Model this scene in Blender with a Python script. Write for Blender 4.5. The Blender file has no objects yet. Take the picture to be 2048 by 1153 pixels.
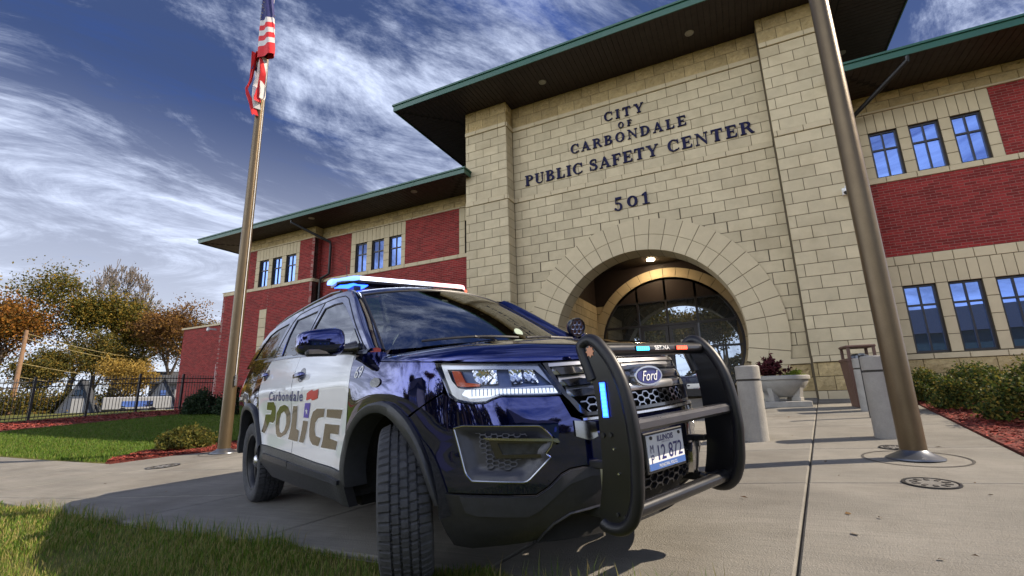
import bpy, bmesh, math, random
import numpy as np
from mathutils import Vector, Matrix
from mathutils.geometry import delaunay_2d_cdt
R = math.radians
scene = bpy.context.scene
# ------------------------------------------------------------------ camera
cam_d = bpy.data.cameras.new('camera'); cam = bpy.data.objects.new('camera', cam_d)
scene.collection.objects.link(cam); scene.camera = cam
cam_d.sensor_width = 36.0; cam_d.lens = 36.0*931.565/2048
cam_d.clip_start = 0.02; cam_d.clip_end = 3000
cam.location = (5.51350132, -13.0096851, 0.22998023)
cam.rotation_euler = (1.79863871, 0.028238204, 0.453159405)
# ------------------------------------------------------------------ light
SUN_EL, SUN_AZ = R(40), R(22)       # direction towards the sun: right and behind the building
sun_d = bpy.data.lights.new('sun', 'SUN'); sun = bpy.data.objects.new('sun', sun_d); scene.collection.objects.link(sun)
sun_d.energy = 2.0; sun_d.angle = R(0.5); sun_d.color = (1.0, 0.86, 0.68)
_sd = Vector((math.cos(SUN_EL)*math.cos(SUN_AZ), math.cos(SUN_EL)*math.sin(SUN_AZ), math.sin(SUN_EL)))
sun.rotation_euler = _sd.to_track_quat('Z', 'Y').to_euler()
scene.view_settings.view_transform = 'Standard'; scene.view_settings.look = 'None'
scene.view_settings.gamma = 1.0; scene.view_settings.use_curve_mapping = False
scene.view_settings.exposure = 2.05
world = bpy.data.worlds.new('World'); scene.world = world; world.use_nodes = True
def build_world():
    nt = world.node_tree; nt.nodes.clear(); N = nt.nodes.new; L = nt.links.new
    out = N('ShaderNodeOutputWorld'); bg = N('ShaderNodeBackground'); L(bg.outputs[0], out.inputs[0])
    sky = N('ShaderNodeTexSky'); sky.sky_type = 'NISHITA'; sky.sun_disc = False
    sky.sun_elevation = SUN_EL; sky.sun_rotation = math.pi/2-SUN_AZ
    sky.air_density = 1.0; sky.dust_density = 0.6; sky.ozone_density = 3.0
    hs = N('ShaderNodeHueSaturation'); hs.inputs['Hue'].default_value = 0.525; hs.inputs['Saturation'].default_value = 1.35; hs.inputs['Value'].default_value = 0.36
    L(sky.outputs[0], hs.inputs['Color'])
    tc = N('ShaderNodeTexCoord'); sep = N('ShaderNodeSeparateXYZ'); L(tc.outputs['Generated'], sep.inputs[0])
    def M(op, a, b=None, c=None, clamp=False):
        n = N('ShaderNodeMath'); n.operation = op; n.use_clamp = clamp
        for i, v in enumerate((a, b, c)):
            if v is None: continue
            if isinstance(v, (int, float)): n.inputs[i].default_value = v
            else: L(v, n.inputs[i])
        return n.outputs[0]
    zc = M('ADD', M('MAXIMUM', sep.outputs['Z'], 0.0), 0.30)
    px = M('DIVIDE', sep.outputs['X'], zc); py = M('DIVIDE', sep.outputs['Y'], zc)
    # wind direction frame: cloud streets run from left-far to right-near
    ca, sa = math.cos(R(WIND)), math.sin(R(WIND))
    wx = M('ADD', M('MULTIPLY', px, ca), M('MULTIPLY', py, sa)); wy = M('SUBTRACT', M('MULTIPLY', py, ca), M('MULTIPLY', px, sa))
    def vec(sx, sy, z):
        c = N('ShaderNodeCombineXYZ'); L(M('MULTIPLY', wx, sx), c.inputs[0]); L(M('MULTIPLY', wy, sy), c.inputs[1]); c.inputs[2].default_value = z; return c.outputs[0]
    def noise(v, scale, detail, rough, dist):
        n = N('ShaderNodeTexNoise'); L(v, n.inputs['Vector']); n.inputs['Scale'].default_value = scale
        n.inputs['Detail'].default_value = detail; n.inputs['Roughness'].default_value = rough; n.inputs['Distortion'].default_value = dist
        return n.outputs['Fac']
    def ramp(v, a, b):
        m = N('ShaderNodeMapRange'); m.interpolation_type = 'SMOOTHSTEP'; L(v, m.inputs[0])
        m.inputs[1].default_value = a; m.inputs[2].default_value = b; return m.outputs[0]
    big = noise(vec(.60, 1.0, CZ[0]), .95, 10, .58, .5)           # grey sheets
    wisp = noise(vec(.60, 1.15, CZ[1]), 1.7, 15, .72, 1.2)        # white torn wisps
    fine = noise(vec(.55, 1.8, CZ[1]+5), 4.5, 10, .70, .7)        # streaks inside the cloud
    mid = noise(vec(.8, 1.0, CZ[2]), .75, 4, .5, .3)              # where the cloud is thick
    low = ramp(sep.outputs['Z'], .54, .10)                        # more cloud towards the horizon
    front = ramp(M('ADD', M('MULTIPLY', sep.outputs['X'], -.62), M('MULTIPLY', sep.outputs['Y'], -.78)), .30, .95)                     # brightens cloud on the out-of-view side, added fill for the shaded facade
    fs_ = M('MULTIPLY', M('SUBTRACT', fine, .5), .30)
    cov = ramp(M('ADD', M('ADD', big, fs_), M('MULTIPLY', low, .06)), .29, .52)
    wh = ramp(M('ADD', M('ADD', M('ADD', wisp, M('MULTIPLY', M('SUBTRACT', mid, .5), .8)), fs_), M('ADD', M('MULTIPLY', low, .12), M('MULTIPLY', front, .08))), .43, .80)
    def mix(f, a, b):
        n = N('ShaderNodeMix'); n.data_type = 'RGBA'
        if isinstance(f, float): n.inputs[0].default_value = f
        else: L(f, n.inputs[0])
        for s, v in ((6, a), (7, b)):
            if isinstance(v, tuple): n.inputs[s].default_value = v+(1,)
            else: L(v, n.inputs[s])
        return n.outputs[2]
    SC = 1/0.1
    sheet = mix(low, tuple(c*SC for c in (.015, .023, .050)), tuple(c*SC for c in (.165, .175, .20)))
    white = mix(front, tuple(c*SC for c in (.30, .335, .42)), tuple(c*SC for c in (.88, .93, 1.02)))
    c1 = mix(M('MULTIPLY', cov, .86), hs.outputs[0], sheet)
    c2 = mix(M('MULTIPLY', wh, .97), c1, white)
    below = ramp(sep.outputs['Z'], -.02, -.10)
    c3 = mix(below, c2, tuple(c*SC for c in (.05, .05, .04)))
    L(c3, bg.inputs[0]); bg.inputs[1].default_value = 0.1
WIND = 58.0
CZ = (12.3, 2.2, 8.1)
build_world()
# ------------------------------------------------------------------ helpers
COL = scene.collection
class MB:
    def __init__(s): s.v = []; s.f = []; s.m = []
    def add(s, vs, fs, mi=0):
        b = len(s.v); s.v += [tuple(map(float, p)) for p in vs]; s.f += [tuple(b+i for i in f) for f in fs]; s.m += [mi]*len(fs); return s
    def box(s, x0, x1, y0, y1, z0, z1, mi=0, M=None):
        vs = [(x0,y0,z0),(x1,y0,z0),(x1,y1,z0),(x0,y1,z0),(x0,y0,z1),(x1,y0,z1),(x1,y1,z1),(x0,y1,z1)]
        if M is not None: vs = [M @ Vector(p) for p in vs]
        return s.add(vs, [(0,3,2,1),(4,5,6,7),(0,1,5,4),(1,2,6,5),(2,3,7,6),(3,0,4,7)], mi)
    def cbox(s, x0, x1, y0, y1, z0, z1, c=.01, mi=0, M=None):      # box with chamfered edges
        xs=(x0,x0+c,x1-c,x1); ys=(y0,y0+c,y1-c,y1); zs=(z0,z0+c,z1-c,z1)
        vs=[];idx={}
        def V(i,j,k):
            if (i,j,k) not in idx:
                p=Vector((xs[i],ys[j],zs[k])); idx[(i,j,k)]=len(vs); vs.append(M@p if M is not None else p)
            return idx[(i,j,k)]
        f=[]
        f.append((V(1,1,0),V(1,2,0),V(2,2,0),V(2,1,0))); f.append((V(1,1,3),V(2,1,3),V(2,2,3),V(1,2,3)))
        f.append((V(1,0,1),V(2,0,1),V(2,0,2),V(1,0,2))); f.append((V(1,3,1),V(1,3,2),V(2,3,2),V(2,3,1)))
        f.append((V(0,1,1),V(0,1,2),V(0,2,2),V(0,2,1))); f.append((V(3,1,1),V(3,2,1),V(3,2,2),V(3,1,2)))
        for j,jj in ((1,0),(2,3)):
            for k,kk in ((1,0),(2,3)):
                q=(V(1,j,kk),V(2,j,kk),V(2,jj,k),V(1,jj,k)); f.append(q)
        for i,ii in ((1,0),(2,3)):
            for k,kk in ((1,0),(2,3)):
                f.append((V(i,1,kk),V(i,2,kk),V(ii,2,k),V(ii,1,k)))
            for j,jj in ((1,0),(2,3)):
                f.append((V(i,jj,1),V(i,jj,2),V(ii,j,2),V(ii,j,1)))
                for k,kk in ((1,0),(2,3)): f.append((V(ii,j,k),V(i,jj,k),V(i,j,kk)))
        return s.add(vs,f,mi)
    def prism(s, poly, a0, a1, fn, mi=0):          # poly 2d extruded, fn(u,v,a)->xyz
        n = len(poly); vs = [fn(u, v, a0) for u, v in poly]+[fn(u, v, a1) for u, v in poly]
        return s.add(vs, [tuple(range(n))[::-1], tuple(range(n, 2*n))]+[(i, (i+1) % n, n+(i+1) % n, n+i) for i in range(n)], mi)
    def cyl(s, p0, p1, r0, r1=None, n=16, cap=True, mi=0):
        r1 = r0 if r1 is None else r1; p0 = Vector(p0); p1 = Vector(p1); d = (p1-p0).normalized()
        a = d.orthogonal().normalized(); b = d.cross(a)
        vs = [p0+(a*math.cos(t)+b*math.sin(t))*r0 for t in [2*math.pi*i/n for i in range(n)]]
        vs += [p1+(a*math.cos(t)+b*math.sin(t))*r1 for t in [2*math.pi*i/n for i in range(n)]]
        fs = [(i, (i+1) % n, n+(i+1) % n, n+i) for i in range(n)]
        if cap: fs += [tuple(range(n))[::-1], tuple(range(n, 2*n))]
        return s.add(vs, fs, mi)
    def tube(s, path, r, n=8, closed=False, mi=0):
        P = [Vector(p) for p in path]; m = len(P); rs = r if isinstance(r, (list, tuple)) else [r]*m
        vs = []; a = None
        for i, p in enumerate(P):
            d = (P[(i+1) % m] if closed or i < m-1 else p)-(P[i-1] if closed or i > 0 else p); d.normalize()
            if a is None: a = d.orthogonal().normalized()
            else: a = (a-d*a.dot(d)).normalized()
            b = d.cross(a)
            vs += [p+(a*math.cos(t)+b*math.sin(t))*rs[i] for t in [2*math.pi*k/n for k in range(n)]]
        fs = []
        for i in range(m if closed else m-1):
            j = (i+1) % m
            fs += [(i*n+k, i*n+(k+1) % n, j*n+(k+1) % n, j*n+k) for k in range(n)]
        if not closed: fs += [tuple(range(n))[::-1], tuple((m-1)*n+k for k in range(n))]
        return s.add(vs, fs, mi)
    def lathe(s, prof, n=32, c=(0,0,0), M=None, mi=0, close=False):      # prof [(r,z)]
        vs = []
        for r, z in prof:
            for k in range(n):
                t = 2*math.pi*k/n; p = Vector((c[0]+r*math.cos(t), c[1]+r*math.sin(t), c[2]+z)); vs.append(M @ p if M is not None else p)
        m = len(prof); fs = []
        for i in range(m if close else m-1):
            j = (i+1) % m
            fs += [(i*n+k, i*n+(k+1) % n, j*n+(k+1) % n, j*n+k) for k in range(n)]
        if not close:
            fs += [tuple(range(n))[::-1], tuple((m-1)*n+k for k in range(n))]
        return s.add(vs, fs, mi)
    def mesh(s, name, smooth=False):
        me = bpy.data.meshes.new(name); me.from_pydata(s.v, [], s.f)
        if smooth: me.polygons.foreach_set('use_smooth', [True]*len(me.polygons))
        if any(s.m): me.polygons.foreach_set('material_index', s.m)
        me.update(); return me
    def build(s, name, mats, parent=None, smooth=False, fix=True, **kw):
        me = s.mesh(name, smooth)
        if fix:
            bm = bmesh.new(); bm.from_mesh(me); bmesh.ops.recalc_face_normals(bm, faces=bm.faces); bm.to_mesh(me); bm.free()
        if smooth: me.set_sharp_from_angle(angle=R(38))
        return link(name, me, mats, parent, **kw)
def link(name, me, mats, parent=None, **kw):
    for m in (mats if isinstance(mats, (list, tuple)) else [mats]):
        if m is not None: me.materials.append(m)
    o = bpy.data.objects.new(name, me); COL.objects.link(o)
    if parent is not None: o.parent = parent
    for k, v in kw.items(): o[k] = v
    return o
def copy(o, parent=None, loc=None, rot=None):
    c = o.copy(); COL.objects.link(c)
    if parent is not None: c.parent = parent
    if loc is not None: c.location = loc
    if rot is not None: c.rotation_euler = rot
    return c
def copy_tree(o, parent=None):
    c = o.copy(); COL.objects.link(c); c.parent = parent
    for ch in list(o.children): copy_tree(ch, c)
    return c
def thing(name, label, cat, loc=(0,0,0), rot=(0,0,0), group=None):
    o = bpy.data.objects.new(name, None); COL.objects.link(o); o.location = loc; o.rotation_euler = rot
    o.empty_display_size = .1; o['label'] = label; o['category'] = cat
    if group: o['group'] = group
    return o
def tag(o, label, cat, group=None):
    o['label'] = label; o['category'] = cat
    if group: o['group'] = group
    return o
# ------------------------------------------------------------------ materials
def mat(name, col, rough=.6, metal=0., var=.15, scale=3., bump=0., bscale=60., coat=0., objvar=0., spec=.5, dirt=None, dscale=1.2, coat_ior=1.5, coat_rough=.03, detail=6, tint=None, stretch=None, streak=False):
    m = bpy.data.materials.new(name); m.use_nodes = True; nt = m.node_tree; N = nt.nodes.new; L = nt.links.new
    b = nt.nodes['Principled BSDF']; b.inputs['Roughness'].default_value = rough; b.inputs['Metallic'].default_value = metal
    b.inputs['Specular IOR Level'].default_value = spec
    if coat: b.inputs['Coat Weight'].default_value = coat; b.inputs['Coat Roughness'].default_value = coat_rough; b.inputs['Coat IOR'].default_value = coat_ior
    geo = N('ShaderNodeNewGeometry'); pos = geo.outputs['Position']
    if stretch:
        mp = N('ShaderNodeVectorMath'); mp.operation = 'MULTIPLY'; L(pos, mp.inputs[0]); mp.inputs[1].default_value = stretch; pos = mp.outputs[0]
    def noise(sc, det=detail, ro=.6):
        n = N('ShaderNodeTexNoise'); L(pos, n.inputs['Vector']); n.inputs['Scale'].default_value = sc; n.inputs['Detail'].default_value = det; n.inputs['Roughness'].default_value = ro; return n.outputs['Fac']
    def mixc(f, a, bb, bt='MIX'):
        n = N('ShaderNodeMix'); n.data_type = 'RGBA'; n.blend_type = bt
        if isinstance(f, float): n.inputs[0].default_value = f
        else: L(f, n.inputs[0])
        for s_, v in ((6, a), (7, bb)):
            if isinstance(v, tuple): n.inputs[s_].default_value = v+(1,)
            else: L(v, n.inputs[s_])
        return n.outputs[2]
    def rng(v, a, bb, c, d):
        n = N('ShaderNodeMapRange'); L(v, n.inputs[0]); n.inputs[1].default_value = a; n.inputs[2].default_value = bb; n.inputs[3].default_value = c; n.inputs[4].default_value = d; return n.outputs[0]
    lo = tuple(c*(1-var) for c in col); hi = tuple(min(1, c*(1+var)) for c in col)
    if tint: hi = tint
    c = mixc(rng(noise(scale), .3, .7, 0, 1), lo, hi)
    if bscale and bump: c = mixc(rng(noise(bscale, 3), .3, .7, 0, .35), c, tuple(x*.75 for x in col))
    if dirt: c = mixc(rng(noise(dscale, 8, .65), .5, .75, 0, .7), c, dirt)
    if streak:                                       # broom finish and drag marks
        sv = N('ShaderNodeVectorMath'); sv.operation = 'MULTIPLY'; L(geo.outputs['Position'], sv.inputs[0]); sv.inputs[1].default_value = (1.2, 26, 1)
        sn = N('ShaderNodeTexNoise'); L(sv.outputs[0], sn.inputs['Vector']); sn.inputs['Scale'].default_value = 2.2; sn.inputs['Detail'].default_value = 6
        c = mixc(rng(sn.outputs['Fac'], .42, .68, 0, .45), c, tuple(x*.62 for x in col))
        sw = N('ShaderNodeVectorMath'); sw.operation = 'MULTIPLY'; L(geo.outputs['Position'], sw.inputs[0]); sw.inputs[1].default_value = (.35, 1.1, 1)
        s2 = N('ShaderNodeTexNoise'); L(sw.outputs[0], s2.inputs['Vector']); s2.inputs['Scale'].default_value = 1.4; s2.inputs['Detail'].default_value = 9; s2.inputs['Roughness'].default_value = .7
        c = mixc(rng(s2.outputs['Fac'], .45, .75, 0, .55), c, tuple(x*y for x, y in zip(col, (1.28, 1.25, 1.22))))
    if objvar:
        oi = N('ShaderNodeObjectInfo'); ad = N('ShaderNodeMath'); ad.operation = 'ADD'; L(oi.outputs['Random'], ad.inputs[0]); L(geo.outputs['Random Per Island'], ad.inputs[1]); fr = N('ShaderNodeMath'); fr.operation = 'FRACT'; L(ad.outputs[0], fr.inputs[0]); v = rng(fr.outputs[0], 0, 1, 1-objvar, 1+objvar)
        mm = N('ShaderNodeVectorMath'); mm.operation = 'SCALE'; L(c, mm.inputs[0]); L(v, mm.inputs[3]); c = mm.outputs[0]
    L(c, b.inputs['Base Color'])
    if bump:
        bp = N('ShaderNodeBump'); bp.inputs['Strength'].default_value = min(1, bump); bp.inputs['Distance'].default_value = .02 if bump < .9 else .04
        L(noise(bscale, 5, .65), bp.inputs['Height']); L(bp.outputs[0], b.inputs['Normal'])
    rr = rng(noise(scale*2.3, 4), .3, .7, rough*.88, min(1, rough*1.12)); L(rr, b.inputs['Roughness'])
    return m
def emit(name, col, strength):
    m = bpy.data.materials.new(name); m.use_nodes = True; b = m.node_tree.nodes['Principled BSDF']
    b.inputs['Base Color'].default_value = tuple(c*.5 for c in col)+(1,); b.inputs['Emission Color'].default_value = col+(1,); b.inputs['Emission Strength'].default_value = strength; b.inputs['Roughness'].default_value = .25
    return m
def glassy(name, tint, ior=1.5, rough=0.0, dens=1.0):          # thin clear sheet: see-through tint plus fresnel mirror
    m = bpy.data.materials.new(name); m.use_nodes = True; nt = m.node_tree; nt.nodes.clear(); N = nt.nodes.new; L = nt.links.new
    o = N('ShaderNodeOutputMaterial'); t = N('ShaderNodeBsdfTransparent'); t.inputs[0].default_value = tint+(1,)
    g = N('ShaderNodeBsdfGlossy'); g.inputs['Roughness'].default_value = rough; g.inputs[0].default_value = (1,1,1,1)
    f = N('ShaderNodeFresnel'); f.inputs['IOR'].default_value = ior
    mx = N('ShaderNodeMixShader'); L(f.outputs[0], mx.inputs[0]); L(t.outputs[0], mx.inputs[1]); L(g.outputs[0], mx.inputs[2]); L(mx.outputs[0], o.inputs[0])
    return m
def mirrorglass(name, base, refl, rough=.0, tint=(.27,.44,1.0)):                   # building glazing: coated, partly mirror
    m = bpy.data.materials.new(name); m.use_nodes = True; nt = m.node_tree; nt.nodes.clear(); N = nt.nodes.new; L = nt.links.new
    o = N('ShaderNodeOutputMaterial'); t = N('ShaderNodeBsdfPrincipled'); t.inputs['Base Color'].default_value = base+(1,); t.inputs['Roughness'].default_value = .4
    g = N('ShaderNodeBsdfGlossy'); g.inputs['Roughness'].default_value = rough; g.inputs[0].default_value = tint+(1,)
    f = N('ShaderNodeFresnel'); f.inputs['IOR'].default_value = 1.5
    a = N('ShaderNodeMath'); a.operation = 'ADD'; a.use_clamp = True; L(f.outputs[0], a.inputs[0]); a.inputs[1].default_value = refl
    geo = N('ShaderNodeNewGeometry'); nz = N('ShaderNodeTexNoise'); nz.inputs['Scale'].default_value = .9; nz.inputs['Detail'].default_value = 1; L(geo.outputs['Position'], nz.inputs['Vector'])
    bp = N('ShaderNodeBump'); bp.inputs['Strength'].default_value = .05; bp.inputs['Distance'].default_value = .05; L(nz.outputs['Fac'], bp.inputs['Height']); L(bp.outputs[0], g.inputs['Normal'])
    mx = N('ShaderNodeMixShader'); L(a.outputs[0], mx.inputs[0]); L(t.outputs[0], mx.inputs[1]); L(g.outputs[0], mx.inputs[2]); L(mx.outputs[0], o.inputs[0])
    return m
mStone = mat('cast_stone', (.575,.485,.315), .85, var=.10, scale=3.5, bump=.35, bscale=90, objvar=.09, spec=.25, dirt=(.42,.34,.21), dscale=.9)
mStoneL = mat('smooth_stone', (.575,.480,.310), .8, var=.06, scale=4, bump=.15, bscale=150, objvar=.05, spec=.25)
mSplit = mat('split_face_stone', (.50,.38,.19), .92, var=.18, scale=6, bump=1.0, bscale=16, objvar=.14, spec=.2)
mMortar = mat('mortar', (.12,.098,.066), .95, var=.1, spec=.1)
mBrick = mat('red_brick', (.25,.027,.024), .85, var=.25, scale=30, bump=.3, bscale=200, objvar=.30, spec=.25, detail=2)
mBrickM = mat('brick_mortar', (.30,.17,.145), .95, var=.1, spec=.1)
mBronze = mat('dark_bronze_frame', (.022,.020,.024), .4, var=.1, spec=.5)
mGreen = mat('green_fascia_metal', (.006,.075,.042), .4, var=.08, coat=.2)
mSoffit = mat('dark_soffit_metal', (.030,.021,.019), .55, var=.12, spec=.3)
mGroove = mat('soffit_groove', (.012,.009,.009), .8)
mRoof = mat('dark_roof_metal', (.035,.042,.040), .6)
mNavy = mat('navy_letter_metal', (.008,.008,.045), .7, var=.1, spec=.25)
mGlass = mirrorglass('window_glass', (.010,.014,.022), .42)
mDoorGlass = mirrorglass('door_glass', (.015,.018,.018), .24, tint=(.70,.82,1.0))
mConc = mat('concrete', (.205,.195,.172), .85, var=.24, scale=1.3, bump=.6, bscale=110, objvar=.08, dirt=(.095,.082,.066), dscale=.9, spec=.3, detail=10, streak=True)
mConcW = mat('pale_concrete', (.33,.315,.285), .88, var=.12, scale=7, bump=.5, bscale=70, objvar=.05, spec=.25)
mJoint = mat('joint_filler', (.05,.045,.04), .95)
mSoil = mat('soil', (.07,.05,.03), .95, var=.3, scale=3)
mLawn = mat('lawn', (.075,.105,.022), .95, var=.45, scale=.5, bump=.8, bscale=40, tint=(.17,.15,.05), spec=.1)
mMulch = mat('red_mulch_bed', (.16,.03,.022), .95, var=.4, scale=18, bump=.9, bscale=40)
mBlackM = mat('black_metal', (.012,.012,.013), .45, spec=.5)
mPole = mat('bronze_pole_metal', (.135,.098,.055), .36, metal=.6, var=.1, scale=4, bump=.08, bscale=90)
mPoleBase = mat('pole_base_metal', (.12,.13,.15), .35, metal=.7)
mWhiteP = mat('white_plastic', (.75,.75,.74), .4)
mDark = mat('dark_void', (.006,.006,.007), .9)
mLampOn = emit('porch_lamp', (1.0,.74,.45), 60.0)
mLampOff = mat('lamp_lens', (.26,.25,.22), .4)
mAsph = mat('asphalt', (.06,.06,.062), .95, var=.2, scale=2)
# ------------------------------------------------------------------ terrain
def smooth(x, a, b):
    t = min(max((x-a)/(b-a), 0), 1); return t*t*(3-2*t)
def G(x, y):
    h = .03*(min(max(x, -1.5), 5.5)-3.8)*(1-smooth(-x, 6, 18))
    return -.05+.0535*max(min(y, .6), -14)+h
def grid_sheet(xs, ys, zf):
    vs = [(x, y, zf(x, y)) for y in ys for x in xs]; n = len(xs)
    return MB().add(vs, [(j*n+i, j*n+i+1, (j+1)*n+i+1, (j+1)*n+i) for j in range(len(ys)-1) for i in range(n-1)])
def spread(a, b, step, far):
    l = list(np.arange(a, b+1e-6, step)); d = step; lo = a; hi = b
    while lo > -far: d *= 1.6; lo -= d; hi += d; l = [lo]+l+[hi]
    return l
grid_sheet(spread(-26, 16, .75, 900), spread(-18, 8, .75, 900), lambda x, y: G(x, y)-.035).build('ground', mLawn, None, smooth=True, fix=False, kind='structure')
# paving: joint filler sheet and separate slabs
def bedx(y): return 8.2+.13*(y+2.5)
def grassy(x): return -10.47-.048*(x+2.17)
def lx(x0, s, y): return x0+(s if y < -8 else .135)*(y+8)
ALINES = [(-3.75, .36), (-2.3, .36), (-.4, .36), (1.5, .36), (3.05, .235), (4.8, .2), (5.95, .135)]
CL = [-13.2, -8.75, -7.26, -5.5, -3.83, -2.1, -.5, 1.2, 3.0, 5.2]
def clip(poly, f):                                   # keep f(p) >= 0
    out = []
    for i in range(len(poly)):
        a, b = poly[i-1], poly[i]; fa, fb = f(a), f(b)
        if (fa >= 0) != (fb >= 0):
            t = fa/(fa-fb); out.append((a[0]+(b[0]-a[0])*t, a[1]+(b[1]-a[1])*t))
        if fb >= 0: out.append(b)
    return out
def leftb(p):                                        # right of the left planting bed
    (ax, ay), (bx, by) = (-4.35, -8.62), (-1.7, -5.0)
    return (p[0]-ax)*(by-ay)-(p[1]-ay)*(bx-ax)
pave = MB().build('pavement', mJoint, None, kind='structure')
def poly_area(p): return .5*sum(p[i-1][0]*p[i][1]-p[i][0]*p[i-1][1] for i in range(len(p)))
def slab(poly):
    q = []
    for p in poly:
        if not q or math.hypot(p[0]-q[-1][0], p[1]-q[-1][1]) > .01: q.append(p)
    if len(q) > 2 and math.hypot(q[0][0]-q[-1][0], q[0][1]-q[-1][1]) < .01: q.pop()
    if len(q) < 3: return
    if poly_area(q) < 0: q = q[::-1]
    if poly_area(q) < .02: return
    def inset(d):
        r = []
        for i in range(len(q)):
            a, b, c = Vector(q[i-1]), Vector(q[i]), Vector(q[(i+1) % len(q)])
            e0 = (b-a).normalized(); e1 = (c-b).normalized(); n0 = Vector((-e0.y, e0.x)); n1 = Vector((-e1.y, e1.x))
            m = (n0+n1); l = m.dot(n0); m = m/l if l > .3 else n0
            r.append((b.x+m.x*d, b.y+m.y*d))
        return r
    o, t = inset(.006), inset(.016); n = len(q)
    vs = [(x, y, G(x, y)-.09) for x, y in o]+[(x, y, G(x, y)-.009) for x, y in o]+[(x, y, G(x, y)) for x, y in t]
    fs = [(i, (i+1) % n, n+(i+1) % n, n+i) for i in range(n)]+[(n+i, n+(i+1) % n, 2*n+(i+1) % n, 2*n+i) for i in range(n)]+[tuple(range(2*n, 3*n))]
    MB().add(vs, fs).build('paving_slab', mConc, pave, fix=False)
jf = MB()
for k in range(len(ALINES)):
    for j in range(len(CL)-1):
        def pt(k, c):
            x = 5.6
            for _ in range(20):
                y = c+.2*(x-5.6); x = bedx(y)+.02 if k == len(ALINES) else lx(*ALINES[k], y)
            return (x, c+.2*(x-5.6))
        c0, c1 = CL[j], CL[j+1]
        side0 = [pt(k, c0)]; side1 = [pt(k+1, c0)]
        if k+1 < len(ALINES) and side1[0][1] < -8 < pt(k+1, c1)[1]: side1.append((ALINES[k+1][0], -8))
        if side0[0][1] < -8 < pt(k, c1)[1]: side0.append((ALINES[k][0], -8))
        poly = side0[::-1]+side1+[pt(k+1, c1), pt(k, c1)]
        poly = side1+[pt(k+1, c1), pt(k, c1)]+side0[::-1]
        poly = clip(poly, lambda p: p[1]-grassy(p[0])); poly = clip(poly, leftb) if poly else poly
        poly = clip(poly, lambda p: 5.4-p[1]) if poly else poly
        if len(poly) > 2:
            slab(poly)
            if abs(poly_area(poly)) > .02: jf.add([(x, y, G(x, y)-.022) for x, y in poly], [tuple(range(len(poly)))])
xw = [-24+1.95*i for i in range(12)]
for i in range(len(xw)-1):
    x0, x1 = xw[i], xw[i+1]
    poly = [(x0, -10.4), (x1, -10.4), (x1, -8.62+.012*(x1+4)), (x0, -8.62+.012*(x0+4))]
    poly = clip(poly, lambda p: -((p[0]+3.75)-.36*(p[1]+8)) )
    if len(poly) > 2:
        slab(poly); jf.add([(x, y, G(x, y)-.022) for x, y in poly], [tuple(range(len(poly)))])
jf.build('joint_filler', mJoint, pave)
# ------------------------------------------------------------------ building
bld = thing('public_safety_building', 'tan stone and red brick public safety building with arched entrance and green-edged roofs', 'building')
H = .3048; W = .56593; ZB = 6.4008; ARC = (3.24, 1.62); R1, R2, R3 = 2.53, 2.98, 3.45
CAMP = Vector(cam.location)
FWD = Matrix.Rotation(0, 3, 'X'); FWD = cam.rotation_euler.to_matrix() @ Vector((0, 0, -1))
def inview(p):
    q = cam.rotation_euler.to_matrix().transposed() @ (Vector(p)-CAMP)
    if q.z > -.1: return 0
    x, y = q.x/-q.z, q.y/-q.z
    return 1/(q.z*q.z) if abs(x) < 1.12 and abs(y) < .64 else 1e-4/(q.z*q.z)
BLK = []                                             # every stone of the building
def stone(x0, x1, z0, z1, Y, kind='s', face=None, axis='y', proud=0.):
    """one stone; axis 'y' faces -Y at Y; axis 'x' faces +X at X=Y (x0,x1 are then Y range); face polygon for cut stones"""
    if x1-x0 < .02 or z1-z0 < .02: return
    BLK.append((x0, x1, z0, z1, Y, kind, face, axis, proud))
def row(xa, xb, z0, z1, Y, w, off, kind='s', axis='y', proud=0., cut=None):
    k = math.floor((xa-off)/w)
    xs = [xa]
    x = off+(k+1)*w
    while x < xb-.02:
        if x-xs[-1] > .02: xs.append(x)
        x += w
    xs.append(xb)
    for a, b in zip(xs, xs[1:]):
        if cut is None: stone(a, b, z0, z1, Y, kind, None, axis, proud)
        else:
            cx, cz, r = cut
            dz0 = 0 if z0 <= cz <= z1 else min(abs(z0-cz), abs(z1-cz))
            dx = 0 if a <= cx <= b else min(abs(a-cx), abs(b-cx))
            if math.hypot(dx, dz0) >= r: stone(a, b, z0, z1, Y, kind, None, axis, proud); continue
            for p, q in (((a, min(b, cx)), (max(a, cx), b)) if a < cx < b else ((a, b),)):
                zs = [z0+(z1-z0)*i/8 for i in range(9)]
                arc = [math.sqrt(max(0, r*r-(z-cz)**2)) for z in zs]
                pts = []
                if p >= cx:
                    l = [(max(p, cx+d), z) for d, z in zip(arc, zs)]; l = [(x, z) for x, z in l if x < q-.004]
                    if len(l) < 2: continue
                    pts = l[::-1]+[(q, l[0][1]), (q, l[-1][1])]
                else:
                    l = [(min(q, cx-d), z) for d, z in zip(arc, zs)]; l = [(x, z) for x, z in l if x > p+.004]
                    if len(l) < 2: continue
                    pts = l+[(p, l[-1][1]), (p, l[0][1])]
                if abs(poly_area(pts)) > .002: stone(p, q, z0, z1, Y, kind, pts, axis, proud)
ROWS = [(ZB-H*(i+1), ZB-H*i, i) for i in range(18)]
UP = [(ZB+.16+H*i, ZB+.16+H*(i+1), i) for i in range(8)]
ZC = ZB+.16+8*H
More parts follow.
